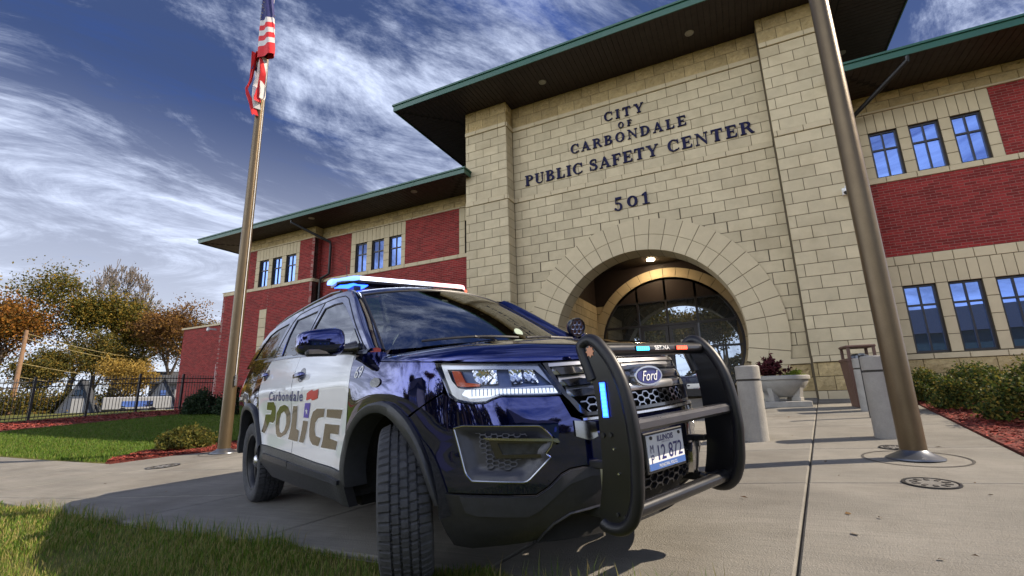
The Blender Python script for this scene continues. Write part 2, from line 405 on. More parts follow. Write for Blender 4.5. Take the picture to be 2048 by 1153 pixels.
def stack(xa, xb, Y, off, cut=None, axis='y'):
    for z0, z1, i in ROWS: row(xa, xb, z0, z1, Y, W, off+(W/2 if i % 2 else 0), 's', axis, 0, cut)
    row(xa, xb, ZB, ZB+.16, Y, W*1.0, off+.2, 'b', axis, .03)
    for z0, z1, i in UP: row(xa, xb, z0, z1, Y, W, off+(W/2 if i % 2 == 0 else 0), 's', axis)
    row(xa, xb, ZC, ZC+.15, Y, W*1.5, off+.3, 'b', axis, .04)
    row(xa, xb, ZC+.15, ZC+.52, Y, W, off, 'f', axis); row(xa, xb, ZC+.52, 9.9, Y, W, off+W/2, 'f', axis)
def base(xa, xb, Y, off, axis='y'):
    row(xa, xb, .77, .914, Y, W*2, off+.25, 'b', axis, .075)
    row(xa, xb, .46, .77, Y, W, off, 'f', axis, .015); row(xa, xb, .15, .46, Y, W, off+W/2, 'f', axis, .015)
    row(xa, xb, -.35, .15, Y, W*2.2, off+.1, 'b', axis, .06)
XL, XR = -.536, 6.98
stack(XL, 7.05, 0, 0, ARC+(R3-.06,))
base(XL, ARC[0]-R1+.02, 0, .1); base(ARC[0]+R1-.02, 7.05, 0, .2)
for xa, xb, off in ((-2.1, XL, -.28), (XR, 8.54, XR-.12)):
    stack(xa, xb, -.5, off); base(xa, xb, -.5, off+.2)
stack(-.5, 0, XL, -.18, axis='x'); base(-.5, 0, XL, -.18, axis='x')
stack(-.5, .6, 8.54, -.1, axis='x'); base(-.5, .6, 8.54, -.1, axis='x')
# wings: window surrounds, cornice stones, base
WY, LY = .6, .22
def surround(x0, x1, wins, Y, zs, zw0, zw1, zl, band=None):
    """zs sill bottom, windows zw0..zw1, lintel top zl"""
    xs = [x0]+[x for w in wins for x in w]+[x1]
    for i in range(0, len(xs), 2):
        n = 4; h = (zw1-zw0)/n
        for k in range(n): stone(xs[i], xs[i+1], zw0+h*k, zw0+h*(k+1), Y, 'b')
    edges = [x0]
    for i, (a, b) in enumerate(wins):
        edges += [a, a+(b-a)/3, a+2*(b-a)/3, b]
    edges.append(x1)
    for a, b in zip(edges, edges[1:]): stone(a, b, zw1, zl, Y, 'b')
def cornice(xa, xb, Y):
    row(xa, xb, 6.98, 7.04, Y, 1.1, .3, 'b', 'y', .03)
    row(xa, xb, 7.04, 7.27, Y, .48, .1, 'f'); row(xa, xb, 7.27, 7.49, Y, .48, .34, 'f')
RW = [(9.14, 9.72), (9.95, 10.53), (10.75, 11.30)]
RWL = [(9.15, 9.76), (9.98, 10.57), (10.79, 11.38)]
surround(8.95, 11.52, RW, WY, 5.08, 5.23, 6.46, 6.98)
surround(8.56, 11.62, RWL, WY, .77, .914, 2.48, 2.98)
row(8.56, 13.0, 2.98, 3.21, WY, .36, 8.75, 'b', 'y', .004); row(8.56, 13.0, 5.08, 5.23, WY, .6, 8.7, 'b', 'y', .03)
row(8.56, 8.95, 5.23, 6.98, WY, .4, 8.56, 'b'); cornice(8.56, 13.0, WY)
row(8.56, 13.0, .77, .90, WY, .62, 8.8, 'b', 'y', .06); row(8.56, 13.0, .46, .77, WY, .62, 8.6, 'f', 'y', .03); row(8.56, 13.0, .15, .46, WY, .62, 8.9, 'f', 'y', .03); row(8.56, 13.0, -.4, .15, WY, .62, 8.7, 'f', 'y', .03)
LW = [(-8.03, -7.44), (-7.17, -6.57), (-6.29, -5.70)]
surround(-8.28, -5.50, LW, WY, 5.08, 5.23, 6.46, 6.98)
surround(-3.07, -2.1, [(-2.82, -2.24)], WY, 5.08, 5.23, 6.46, 6.98)
row(-9.95, -2.1, 5.08, 5.23, WY, .6, -9.7, 'b', 'y', .03); cornice(-9.95, -2.1, WY)
LS = [(-13.35, -12.77), (-12.5, -11.92), (-11.64, -11.04)]
surround(-13.6, -10.83, LS, LY, 5.08, 5.23, 6.46, 6.98)
row(-15.69, -9.95, 5.08, 5.23, LY, .6, -15.4, 'b', 'y', .03); cornice(-14.27, -9.95, LY)
row(LY, WY, 5.08, 5.23, -9.95, .6, .3, 'b', 'x', .03); row(LY, WY, 7.04, 7.27, -9.95, .48, .2, 'f', 'x'); row(LY, WY, 7.27, 7.49, -9.95, .48, .4, 'f', 'x'); row(LY, WY, 6.98, 7.04, -9.95, .6, .2, 'b', 'x', .03)
for k in range(10): stone(-13.06, -12.6, .2+.4*k, .6+.4*k, LY, 'b', None, 'y', .01)
# voussoirs (front at Y=-.05) and inner arch at the doors
def voussoir(mb, c, r0, r1, a0, a1, y0, y1, g=.007):
    n = 3; ri, ro = r0+g*.6, r1-g*.6; ga = g/((r0+r1)/2)
    A = [a0+ga+(a1-a0-2*ga)*i/n for i in range(n+1)]; ch = .007
    def ring(rr0, rr1, da, y): return [(c[0]+rr0*math.cos(t+(da if k == 0 else -da if k == n else 0)), y, c[1]+rr0*math.sin(t+(da if k == 0 else -da if k == n else 0))) for k, t in enumerate(A)]+[(c[0]+rr1*math.cos(t+(da if k == 0 else -da if k == n else 0)), y, c[1]+rr1*math.sin(t+(da if k == 0 else -da if k == n else 0))) for k, t in reversed(list(enumerate(A)))]
    f = ring(ri+ch, ro-ch, ch/r0, y0); m = ring(ri, ro, 0, y0+ch); b = ring(ri, ro, 0, y1); N = len(f)
    mb.add(f+m+b, [tuple(range(N))]+[(i, (i+1) % N, N+(i+1) % N, N+i) for i in range(N)]+[(N+i, N+(i+1) % N, 2*N+(i+1) % N, 2*N+i) for i in range(N)])
arch = MB(); 
for r0, r1, y1 in ((R1-.02, R3, .02),):
    pass
ring = MB()
n = 48
for k in range(n):                                    # mortar core of the arch
    t0, t1 = R(-14)+R(208)*k/n, R(-14)+R(208)*(k+1)/n
    P = lambda r, t, y: (ARC[0]+r*math.cos(t), y, ARC[1]+r*math.sin(t))
    ring.add([P(R1+.012, t0, -.035), P(R1+.012, t1, -.035), P(R3-.012, t1, -.035), P(R3-.012, t0, -.035), P(R1+.012, t0, .72), P(R1+.012, t1, .72), P(R3, t1, .2), P(R3, t0, .2)], [(0, 1, 2, 3), (0, 4, 5, 1), (3, 2, 6, 7)])
arch_o = ring.build('entrance_arch', mMortar, bld)
NV = 28
for k in range(NV):
    a0, a1 = R(-16.5)+R(213)*k/NV, R(-16.5)+R(213)*(k+1)/NV
    m = MB(); voussoir(m, ARC, R1, R2, a0, a1, -.05, .70); m.build('voussoir', mStoneL, arch_o)
    m = MB(); voussoir(m, ARC, R2, R3, a0, a1, -.05, .06); m.build('voussoir', mStoneL, arch_o)
DC_ = (3.28, 1.94); PY = 5.0
for k in range(26):
    a0, a1 = R(-38)+R(256)*k/26, R(-38)+R(256)*(k+1)/26
    m = MB(); voussoir(m, DC_, 2.5, 2.87, a0, a1, PY-.06, PY+.2); m.build('voussoir', mStoneL, arch_o)
# porch
for a in ((.30, .605, .05, PY+.3, -.4, 3.6), (5.86, 6.2, .05, PY+.3, -.4, 3.6), (.605, DC_[0]-2.3, PY+.013, PY+.3, -.4, 3.6), (DC_[0]+2.3, 5.86, PY+.013, PY+.3, -.4, 3.6)): MB().box(*a).build('porch_wall', mMortar, bld)
for z in range(12):
    row(.62, DC_[0]-2.0, z*H-.06, (z+1)*H-.06 if z < 11 else 3.6, PY, W, .62+(W/2 if z % 2 else 0), 's', 'y', 0, DC_+(2.87,)); row(DC_[0]+2.0, 5.86, z*H-.06, (z+1)*H-.06 if z < 11 else 3.6, PY, W, 5.4+(W/2 if z % 2 else 0), 's', 'y', 0, DC_+(2.87,))
    row(.7, PY, z*H-.06, (z+1)*H-.06 if z < 11 else 3.6, .62, W, .1+(W/2 if z % 2 else 0), 's', 'x')
pm = MB(); pm.box(.3, 6.2, PY-.02, PY-.01, 3.6, 5.0); pm.box(.3, .6, .1, PY-.03, 3.6, 5.0); pm.box(5.9, 6.2, .1, PY-.03, 3.6, 5.0); pm.box(.3, 6.2, .1, PY, 5.0, 5.1)
pm.build('porch_ceiling', mSoffit, bld)
m = MB(); m.lathe([(.0, 0), (.13, 0), (.13, -.02), (.10, -.022), (.0, -.022)], 20, (3.0, 4.2, 4.995)); m.build('downlight', mLampOn, bld)
# backing walls
bw = MB()
def arcwall(mb, xa, xb, z0, z1, Y, D):
    n = 60
    for i in range(n):
        a, b = z0+(z1-z0)*i/n, z0+(z1-z0)*(i+1)/n
        f = lambda z: math.sqrt(max(0, (R3-.15)**2-(z-ARC[1])**2)) if z > .6 else 2.5
        da, db = f(a), f(b)
        mb.add([(xa, Y, a), (ARC[0]-da, Y, a), (ARC[0]-db, Y, b), (xa, Y, b)], [(0, 1, 2, 3)]); mb.add([(ARC[0]+da, Y, a), (xb, Y, a), (xb, Y, b), (ARC[0]+db, Y, b)], [(0, 1, 2, 3)])
arcwall(bw, XL, 7.05, -.5, 5.4, .012, .3); bw.add([(XL, .012, 5.4), (7.05, .012, 5.4), (7.05, .012, 9.9), (XL, .012, 9.9)], [(0, 1, 2, 3)])
for xa, xb in ((-2.088, XL-.012), (XR+.012, 8.528)): bw.box(xa, xb, -.488, 8, -.5, 9.88)
bw.box(XL, 7.05, 5.2, 8, -.5, 9.88)
swall = bw.build('stone_wall', mMortar, bld)
def ww(*a): MB().box(*a).build('window_wall', mMortar, bld)
ww(8.53, 12.99, WY+.012, 8, -.5, .914); ww(8.53, 8.95, WY+.012, WY+.2, .914, 7.48); ww(8.53, 12.99, WY+.2, 8, .914, 7.48)
for Y, xa, xb, ws, zz in ((WY, 8.95, 11.52, RW, (5.23, 6.46, 7.48)), (WY, 8.95, 11.62, RWL, (.914, 2.48, 3.2)), (WY, -9.95, -5.5, LW, (5.23, 6.46, 7.48)), (WY, -3.07, -2.1, [(-2.82, -2.24)], (5.23, 6.46, 7.48)), (LY, -14.26, -9.96, LS, (5.23, 6.46, 7.48))):
    xs = [xa]+[x for w in ws for x in w]+[xb]
    for i in range(0, len(xs), 2): ww(xs[i], xs[i+1], Y+.012, Y+.2, zz[0], zz[1])
    ww(xa, xb, Y+.012, Y+.2, zz[1], zz[2])
ww(-9.95, -2.1, WY+.2, 8, -.5, 7.48); ww(-14.26, -9.96, LY+.2, 8, 5.1, 7.48)
# ---- brickwork
BRK = []; FIELDS = []
def bricks(x0, x1, z0, z1, Y, axis='y', off=0.):
    """brick field; axis y faces -Y, x faces +X (x0..x1 = Y range), w faces -X"""
    brk_back = MB()
    if axis == 'y': brk_back.box(x0, x1, Y+.006, Y+.19, z0, z1)
    elif axis == 'x': brk_back.box(Y-.15, Y-.006, x0, x1, z0, z1)
    else: brk_back.box(Y+.006, Y+.15, x0, x1, z0, z1)
    FIELDS.append(brk_back.build('brick_wall', mBrickM, bld)); fi = len(FIELDS)-1
    nr = max(1, round((z1-z0)/.0677)); h = (z1-z0)/nr
    for r in range(nr):
        a = x0-.213+(.1065 if r % 2 else 0)+off
        while a < x1:
            p, q = max(a+.005, x0), min(a+.208, x1)
            if q-p > .03: BRK.append((p, q, z0+r*h+.006, z0+(r+1)*h-.006, Y, axis, fi))
            a += .213
bricks(11.52, 13.0, 5.23, 6.98, WY); bricks(8.56, 13.0, 3.21, 5.08, WY); bricks(11.62, 13.0, .9, 2.98, WY)
bricks(-9.95, -8.28, 5.23, 6.98, WY); bricks(-5.5, -3.07, 5.23, 6.98, WY); bricks(-9.95, -2.1, -.5, 5.08, WY)
bricks(-14.27, -13.6, 5.23, 6.98, LY); bricks(-10.83, -9.95, 5.23, 6.98, LY)
bricks(-15.69, -13.06, -.5, 5.08, LY); bricks(-12.6, -9.95, -.5, 5.08, LY); bricks(-13.06, -12.6, 4.2, 5.08, LY)
bricks(LY, WY, -.5, 5.08, -9.95, 'x'); bricks(LY, WY, 5.23, 6.98, -9.95, 'x')
bricks(LY, 3.4, -.5, 5.08, -15.69, 'w'); bricks(-24.2, -15.7, -.5, 4.62, 3.4)
MB().box(-15.6, -9.95, LY+.2, 8, -.5, 5.0).build('inner_wall', mMortar, bld); MB().box(-24.1, -15.7, 3.6, 9, -.5, 4.6).build('inner_wall', mMortar, bld)
cp = MB(); cp.box(-15.75, -14.27, LY-.03, 8, 5.235, 5.27); cp.box(-24.3, -15.7, 3.32, 9, 4.62, 4.72); cp.build('wall_coping', mStoneL, bld)
# choose the stones and bricks that show largest as single parts
sm = {}
def block_mesh(w, h, kind, seed):
    key = (round(w, 3), round(h, 3), kind, seed)
    if key in sm: return sm[key]
    m = MB(); g = .0065
    if kind == 'f':
        rng = random.Random(seed*977+int(w*1000)); nx = max(4, int(w/.055)); nz = max(4, int(h/.055))
        vs = []
        for j in range(nz+1):
            for i in range(nx+1):
                e = min(i, nx-i, j, nz-j)
                d = 0 if e == 0 else .018+rng.uniform(-.012, .016) if e > 1 else rng.uniform(.004, .016)
                vs.append((g+(w-2*g)*i/nx, -d, g+(h-2*g)*j/nz))
        fs = [(j*(nx+1)+i, j*(nx+1)+i+1, (j+1)*(nx+1)+i+1, (j+1)*(nx+1)+i) for j in range(nz) for i in range(nx)]
        b = len(vs); vs += [(g, .03, g), (w-g, .03, g), (w-g, .03, h-g), (g, .03, h-g)]
        N = nx+1; fs += [(0, nx, b+1, b)[::-1], (nx, nz*N+nx, b+2, b+1)[::-1], (nz*N+nx, nz*N, b+3, b+2)[::-1], (nz*N, 0, b, b+3)[::-1]]
        m.add(vs, fs)
    else:
        c = .006
        o = [(g, g), (w-g, g), (w-g, h-g), (g, h-g)]; t = [(g+c, g+c), (w-g-c, g+c), (w-g-c, h-g-c), (g+c, h-g-c)]
        m.add([(x, .05, z) for x, z in o]+[(x, c, z) for x, z in o]+[(x, 0, z) for x, z in t], [(0, 1, 5, 4), (1, 2, 6, 5), (2, 3, 7, 6), (3, 0, 4, 7), (4, 5, 9, 8), (5, 6, 10, 9), (6, 7, 11, 10), (7, 4, 8, 11), (8, 9, 10, 11)])
    sm[key] = m; return m
def cut_mesh(pts):
    q = pts if poly_area(pts) > 0 else pts[::-1]
    cx = sum(p[0] for p in q)/len(q); cz = sum(p[1] for p in q)/len(q)
    s = 1-.018/max(.05, min(max(p[0] for p in q)-min(p[0] for p in q), max(p[1] for p in q)-min(p[1] for p in q)))
    t = [(cx+(x-cx)*s, cz+(z-cz)*s) for x, z in q]; n = len(q)
    return MB().add([(x, .05, z) for x, z in t]+[(x, 0, z) for x, z in t], [(i, (i+1) % n, n+(i+1) % n, n+i) for i in range(n)]+[tuple(range(n, 2*n))])
def place(b):
    x0, x1, z0, z1, Y, kind, face, axis, proud = b
    if face: m = cut_mesh(face); T = Matrix.Translation((0, Y-proud, 0))
    else:
        m = block_mesh(x1-x0, z1-z0, kind, int((x0*7.3+z0*13.7)*10) % 5 if kind == 'f' else 0)
        T = Matrix.Translation((x0, Y-proud, z0)) if axis == 'y' else Matrix.Translation((Y+proud, x0, z0)) @ Matrix.Rotation(R(90), 4, 'Z')
    return m, T
def rank(b):
    x0, x1, z0, z1, Y = b[:5]; ax = b[7]
    c = ((x0+x1)/2, Y, (z0+z1)/2) if ax == 'y' else (Y, (x0+x1)/2, (z0+z1)/2)
    return -(x1-x0)*(z1-z0)*inview(c)*(1 if ax == 'y' else .3)
BLK.sort(key=rank)
mk = {'s': mStone, 'b': mStoneL, 'f': mSplit}
me_cache = {}
for b in BLK[:236]:
    m, T = place(b); k = ('cut', len(me_cache)) if b[6] else (round(b[1]-b[0], 3), round(b[3]-b[2], 3), b[5], int((b[0]*7.3+b[2]*13.7)*10) % 5 if b[5] == 'f' else 0)
    if k not in me_cache: me_cache[k] = m.mesh('stone_block'); me_cache[k].materials.append(mk[b[5]])
    me = me_cache[k]
    o = bpy.data.objects.new('stone_block', me); COL.objects.link(o); o.parent = swall; o.matrix_local = T
rest = MB()
for b in BLK[236:]:
    m, T = place(b); rest.add([T @ Vector(v) for v in m.v], m.f, {'s': 0, 'b': 1, 'f': 2}[b[5]])
rest.build('stonework', [mStone, mStoneL, mSplit], swall, fix=False, kind='stuff')
def brank(b):
    c = ((b[0]+b[1])/2, b[4], (b[2]+b[3])/2) if b[5] == 'y' else (b[4], (b[0]+b[1])/2, (b[2]+b[3])/2)
    return -(b[1]-b[0])*inview(c)*(1 if b[5] == 'y' else .3)
BRK.sort(key=brank)
def brick_v(p, q, z0, z1, Y, ax):
    if ax == 'y': return [(p, Y+.02, z0), (q, Y+.02, z0), (q, Y+.02, z1), (p, Y+.02, z1), (p, Y, z0), (q, Y, z0), (q, Y, z1), (p, Y, z1)]
    s = -.02 if ax == 'x' else .02
    v = [(Y+s, p, z0), (Y+s, q, z0), (Y+s, q, z1), (Y+s, p, z1), (Y, p, z0), (Y, q, z0), (Y, q, z1), (Y, p, z1)]
    return v if ax == 'x' else [v[i] for i in (1, 0, 3, 2, 5, 4, 7, 6)]
BF = [(0, 1, 5, 4), (1, 2, 6, 5), (2, 3, 7, 6), (3, 0, 4, 7), (4, 5, 6, 7)]
bme = {}
for b in BRK[:290]:
    k = (round(b[1]-b[0], 3), round(b[3]-b[2], 4), b[5])
    if k not in bme:
        bme[k] = MB().add(brick_v(0, b[1]-b[0], 0, b[3]-b[2], 0, b[5]), BF).mesh('brick'); bme[k].materials.append(mBrick)
    o = bpy.data.objects.new('brick', bme[k]); COL.objects.link(o); o.parent = FIELDS[b[6]]
    o.location = (b[0], b[4], b[2]) if b[5] == 'y' else (b[4], b[0], b[2])
rr = random.Random(4); rests = {}
for b in BRK[290:]: rests.setdefault(b[6], MB()).add(brick_v(b[0], b[1], b[2], b[3], b[4]+rr.uniform(-.002, .002)*(1 if b[5] == 'y' else 0), b[5]), BF)
for fi, rb in rests.items(): rb.build('brickwork', mBrick, FIELDS[fi], fix=False, kind='stuff')
# ---- windows
def window(x0, x1, z0, z1, Y, tr=.62, name='window'):
    y = Y+.10; f = .045; m = MB(); xm = (x0+x1)/2; zt = z0+(z1-z0)*tr
    m.box(x0, x0+f, y-.03, y+.05, z0, z1); m.box(x1-f, x1, y-.03, y+.05, z0, z1); m.box(x0+f, x1-f, y-.03, y+.05, z1-f, z1); m.box(x0+f, x1-f, y-.03, y+.05, z0, z0+f)
    m.box(xm-.018, xm+.018, y-.025, y+.05, z0+f, z1-f); m.box(x0+f, xm-.018, y-.026, y+.05, zt-.022, zt+.022); m.box(xm+.018, x1-f, y-.026, y+.05, zt-.022, zt+.022)
    w = m.build(name, mBronze, bld)
    for a, b in ((x0+f, xm-.018), (xm+.018, x1-f)):
        for c, d in ((z0+f, zt-.022), (zt+.022, z1-f)): MB().box(a, b, y+.004, y+.016, c, d).build('pane', mGlass, w)
for a, b in RW: window(a, b, 5.23, 6.46, WY)
for a, b in RWL: window(a, b, .92, 2.48, WY, .70)
for a, b in LW+[(-2.82, -2.24)]: window(a, b, 5.23, 6.46, WY)
for a, b in LS: window(a, b, 5.23, 6.46, LY)
# ---- entrance screen and doors
ent = MB(); y0, y1 = PY-.02, PY+.08
def chord(z): return math.sqrt(max(0, 2.5**2-(z-DC_[1])**2))
n = 40
for k in range(n):
    t0, t1 = R(-52)+R(284)*k/n, R(-52)+R(284)*(k+1)/n; P = lambda r, t, y: (DC_[0]+r*math.cos(t), y, DC_[1]+r*math.sin(t))
    ent.add([P(2.5, t0, y0), P(2.5, t1, y0), P(2.42, t1, y0), P(2.42, t0, y0), P(2.5, t0, y1), P(2.5, t1, y1), P(2.42, t1, y1), P(2.42, t0, y1)], [(0, 1, 2, 3), (3, 2, 6, 7), (0, 4, 5, 1)])
XM = [2.22, 3.275, 4.33]
for x in XM: ent.box(x-.04, x+.04, y0, y1, 2.70 if x == 3.275 else 0, DC_[1]+math.sqrt(2.45**2-(x-DC_[0])**2))
for z in (3.58, 2.66, 1.76):
    c = chord(z)-.04
    if z == 1.76: ent.box(DC_[0]-c, 2.18, y0+.003, y1, z-.035, z+.035); ent.box(4.37, DC_[0]+c, y0+.003, y1, z-.035, z+.035)
    else: ent.box(DC_[0]-c, DC_[0]+c, y0+.003, y1, z-.04, z+.04)
for x in (1.45, 5.15): ent.box(x-.02, x+.02, y0+.003, y1, 0, 1.725)
ent_o = ent.build('entrance_screen', mBronze, bld)
zs = [0.05, 1.725, 1.795, 2.62, 2.70, 3.54, 3.62, 4.44]
for za, zb in ((.05, 1.725), (1.795, 2.62), (2.70, 3.54), (3.62, 4.40)):
    xe = [-9]+XM+[9]
    for i in range(4):
        if za < 2.65 and i in (1, 2): continue
        xa, xb = xe[i]+.04, xe[i+1]-.04; pts = []
        ns = 10; L_ = [(max(xa, DC_[0]-chord(za+(zb-za)*k/ns)+.04), za+(zb-za)*k/ns) for k in range(ns+1)]; R_ = [(min(xb, DC_[0]+chord(za+(zb-za)*k/ns)-.04), za+(zb-za)*k/ns) for k in range(ns+1)]
        LR = [(l, r) for l, r in zip(L_, R_) if r[0]-l[0] > .01]
        if len(LR) < 2: continue
        poly = [l for l, r in LR][::-1]+[r for l, r in LR]
        MB().prism(poly, PY+.03, PY+.045, lambda u, v, a: (u, a, v)).build('pane', mDoorGlass, ent_o)
for xa, xb, hx in ((2.26, 3.27, 3.16), (3.28, 4.29, 3.39)):
    m = MB(); st = .13
    m.box(xa+.008, xa+st, PY-.01, PY+.05, .04, 2.61); m.box(xb-st, xb-.008, PY-.01, PY+.05, .04, 2.61); m.box(xa+st, xb-st, PY-.01, PY+.05, 2.47, 2.61); m.box(xa+st, xb-st, PY-.01, PY+.05, .04, .3); 
    d = m.build('entrance_door', mBronze, bld)
    MB().box(xa+st, xb-st, PY+.015, PY+.03, .3, 2.47).build('pane', mDoorGlass, d)
    MB().tube([(hx, PY-.012, .9), (hx, PY-.09, .95), (hx, PY-.09, 1.5), (hx, PY-.012, 1.55)], .015, 8).build('handle', mPoleBase, d, smooth=True)
    if xa > 3: MB().box(3.66, 3.86, PY+.008, PY+.014, 1.92, 2.06).build('notice', mWhiteP, d)
for x in (2.225, 4.325): MB().box(x-.018, x+.018, PY-.045, PY-.021, .1, 2.62).build('pull_trim', mPoleBase, ent_o)
# ---- roofs
def eave(x0, x1, yf, yb, z, fh, name, boards_side=False):
    rf = MB(); inn = 1.5
    rf.add([(x0, yf, z+fh), (x1, yf, z+fh), (x1, yb, z+fh), (x0, yb, z+fh), (x0+6, yf+6, z+fh+2), (x1-6, yf+6, z+fh+2)] if x1-x0 > 13 else [(x0, yf, z+fh), (x1, yf, z+fh), (x1, yb, z+fh), (x0, yb, z+fh), ((x0+x1)/2, yf+5, z+fh+1.6), ((x0+x1)/2, yb-1, z+fh+1.6)], [(0, 1, 5, 4), (0, 4, 3), (1, 2, 5), (3, 4, 5, 2)])
    r = rf.build(name, mRoof, bld)
    fm = MB(); t = .03
    for zz0, zz1, o in ((z-.03, z+fh*.80, 0.), (z+fh*.80, z+fh+.02, .035)):
        fm.box(x0-o, x1+o, yf-o, yf+t, zz0, zz1); fm.box(x0-o, x0+t, yf+t, yb, zz0, zz1); fm.box(x1-t, x1+o, yf+t, yb, zz0, zz1); 
    fm.build('fascia', mGreen, r)
    s = MB(); s.box(x0+t, x1-t, yf+t, yb, z+.012, z+.03); so = s.build('soffit', mGroove, r)
    b = MB(); w = .15
    k = int((x1-x0-2*t)/w)
    for i in range(k):
        a = x0+t+i*w; ext = 1.25
        d = min(a-x0, x1-a-w); ya = yf+t
        yb_ = yf+ext if True else yb
        yy = min(yb, yf+3.2) 
        if d < 1.6: yy = min(yy, yf+max(.1, d))                     # mitre at the corner
        b.box(a+.006, a+w-.006, ya, yy, z, z+.012)
    for side in (0, 1):
        kk = int((yb-yf)/w)
        for i in range(kk):
            a = yf+t+i*w; d = min(a-yf, 1.6)
            if d < .1: continue
            xa, xb = (x0+t, x0+d) if side == 0 else (x1-d, x1-t)
            b.box(xa, xb, a+.006, min(a+w-.006, yb), z, z+.012)
    b.build('soffit_boards', mSoffit, so, fix=False, kind='stuff')
    return r
troof = eave(-4.15, 10.55, -1.88, 9.5, 9.9, .20, 'tower_roof')
lroof = eave(-16.2, -1.9, -.92, 8.0, 7.49, .16, 'wing_roof'); rroof = eave(8.3, 14.2, -.92, 8.0, 7.49, .16, 'wing_roof')
def downlight(x, y, z, par):
    m = MB(); m.lathe([(.0, -.004), (.075, -.006), (.085, -.016), (.115, -.014), (.12, .002), (.0, .003)], 20, (x, y, z)); m.build('downlight', mLampOff, par, smooth=True)
for x, y in ((.97, -.85), (5.37, -.85), (9.35, 2.13)): downlight(x, y, 9.9, troof)
for x in (-4.27, -9.41): downlight(x, -.5, 7.49, lroof)
# gutters' downspouts
def spout(path, r=.055):
    MB().tube(path, r, 10).build('downspout', mBlackM, bld, smooth=True)
spout([(-10.2, -.80, 7.45), (-10.2, -.80, 7.36), (-9.3, .44, 6.72), (-9.3, .47, 6.5), (-9.3, .47, 5.36), (-9.75, .47, 5.22), (-9.8, .47, 5.0), (-9.8, .5, 0.0)])
spout([(9.75, -.85, 7.47), (9.75, -.85, 7.36), (8.78, .45, 6.85), (8.72, .5, 6.6), (8.70, .52, .2)])
m = MB(); m.tube([(-20.6, 3.33, -.1), (-20.6, 3.33, 2.4)], .05, 8); m.build('downspout', mWhiteP, bld)
m = MB(); m.box(-16.0, -15.9, -.1, .2, 3.55, 3.62); m.lathe([(0, .03), (.05, .02), (.075, -.06), (.07, -.11), (.03, -.15), (0, -.16)], 16, (-15.98, -.12, 3.62)); m.build('wall_camera', mWhiteP, bld, smooth=True)
m = MB(); m.box(8.14, 8.26, -.56, -.5, 4.56, 4.72); m.box(8.17, 8.23, -.74, -.56, 4.66, 4.71)
m.lathe([(0, .07), (.05, .06), (.085, .02), (.085, -.03), (0, -.031)], 18, (8.2, -.72, 4.60))
o = m.build('security_camera', mWhiteP, bld, smooth=True)
MB().lathe([(.075, -.031), (.07, -.06), (.045, -.09), (0, -.10)], 18, (8.2, -.72, 4.60)).build('dome', mBronze, o, smooth=True)
# ---- raised lettering: bold serif capitals built stroke by stroke (unit cap height)
def arcpts(cx, cz, rx, rz, a0, a1, n=14): return [(cx+rx*math.cos(R(a0+(a1-a0)*i/n)), cz+rz*math.sin(R(a0+(a1-a0)*i/n))) for i in range(n+1)]
def crescent(cx, cz, rx, rz, ix, iz, a0, a1, icx=None): return arcpts(cx, cz, rx, rz, a0, a1)+arcpts(cx if icx is None else icx, cz, ix, iz, a1, a0)
T_ = .235; t_ = .075; s_ = .07
def ser(x0, x1, z, top): return [[(x0, z), (x1, z), (x1, z+s_), (x0, z+s_)]] if not top else [[(x0, z-s_), (x1, z-s_), (x1, z), (x0, z)]]
def stem(x, w=T_): return [[(x, 0), (x+w, 0), (x+w, 1), (x, 1)]]+ser(x-.09, x+w+.09, 0, 0)+ser(x-.09, x+w+.09, 1, 1)
def rect(x0, x1, z0, z1): return [[(x0, z0), (x1, z0), (x1, z1), (x0, z1)]]
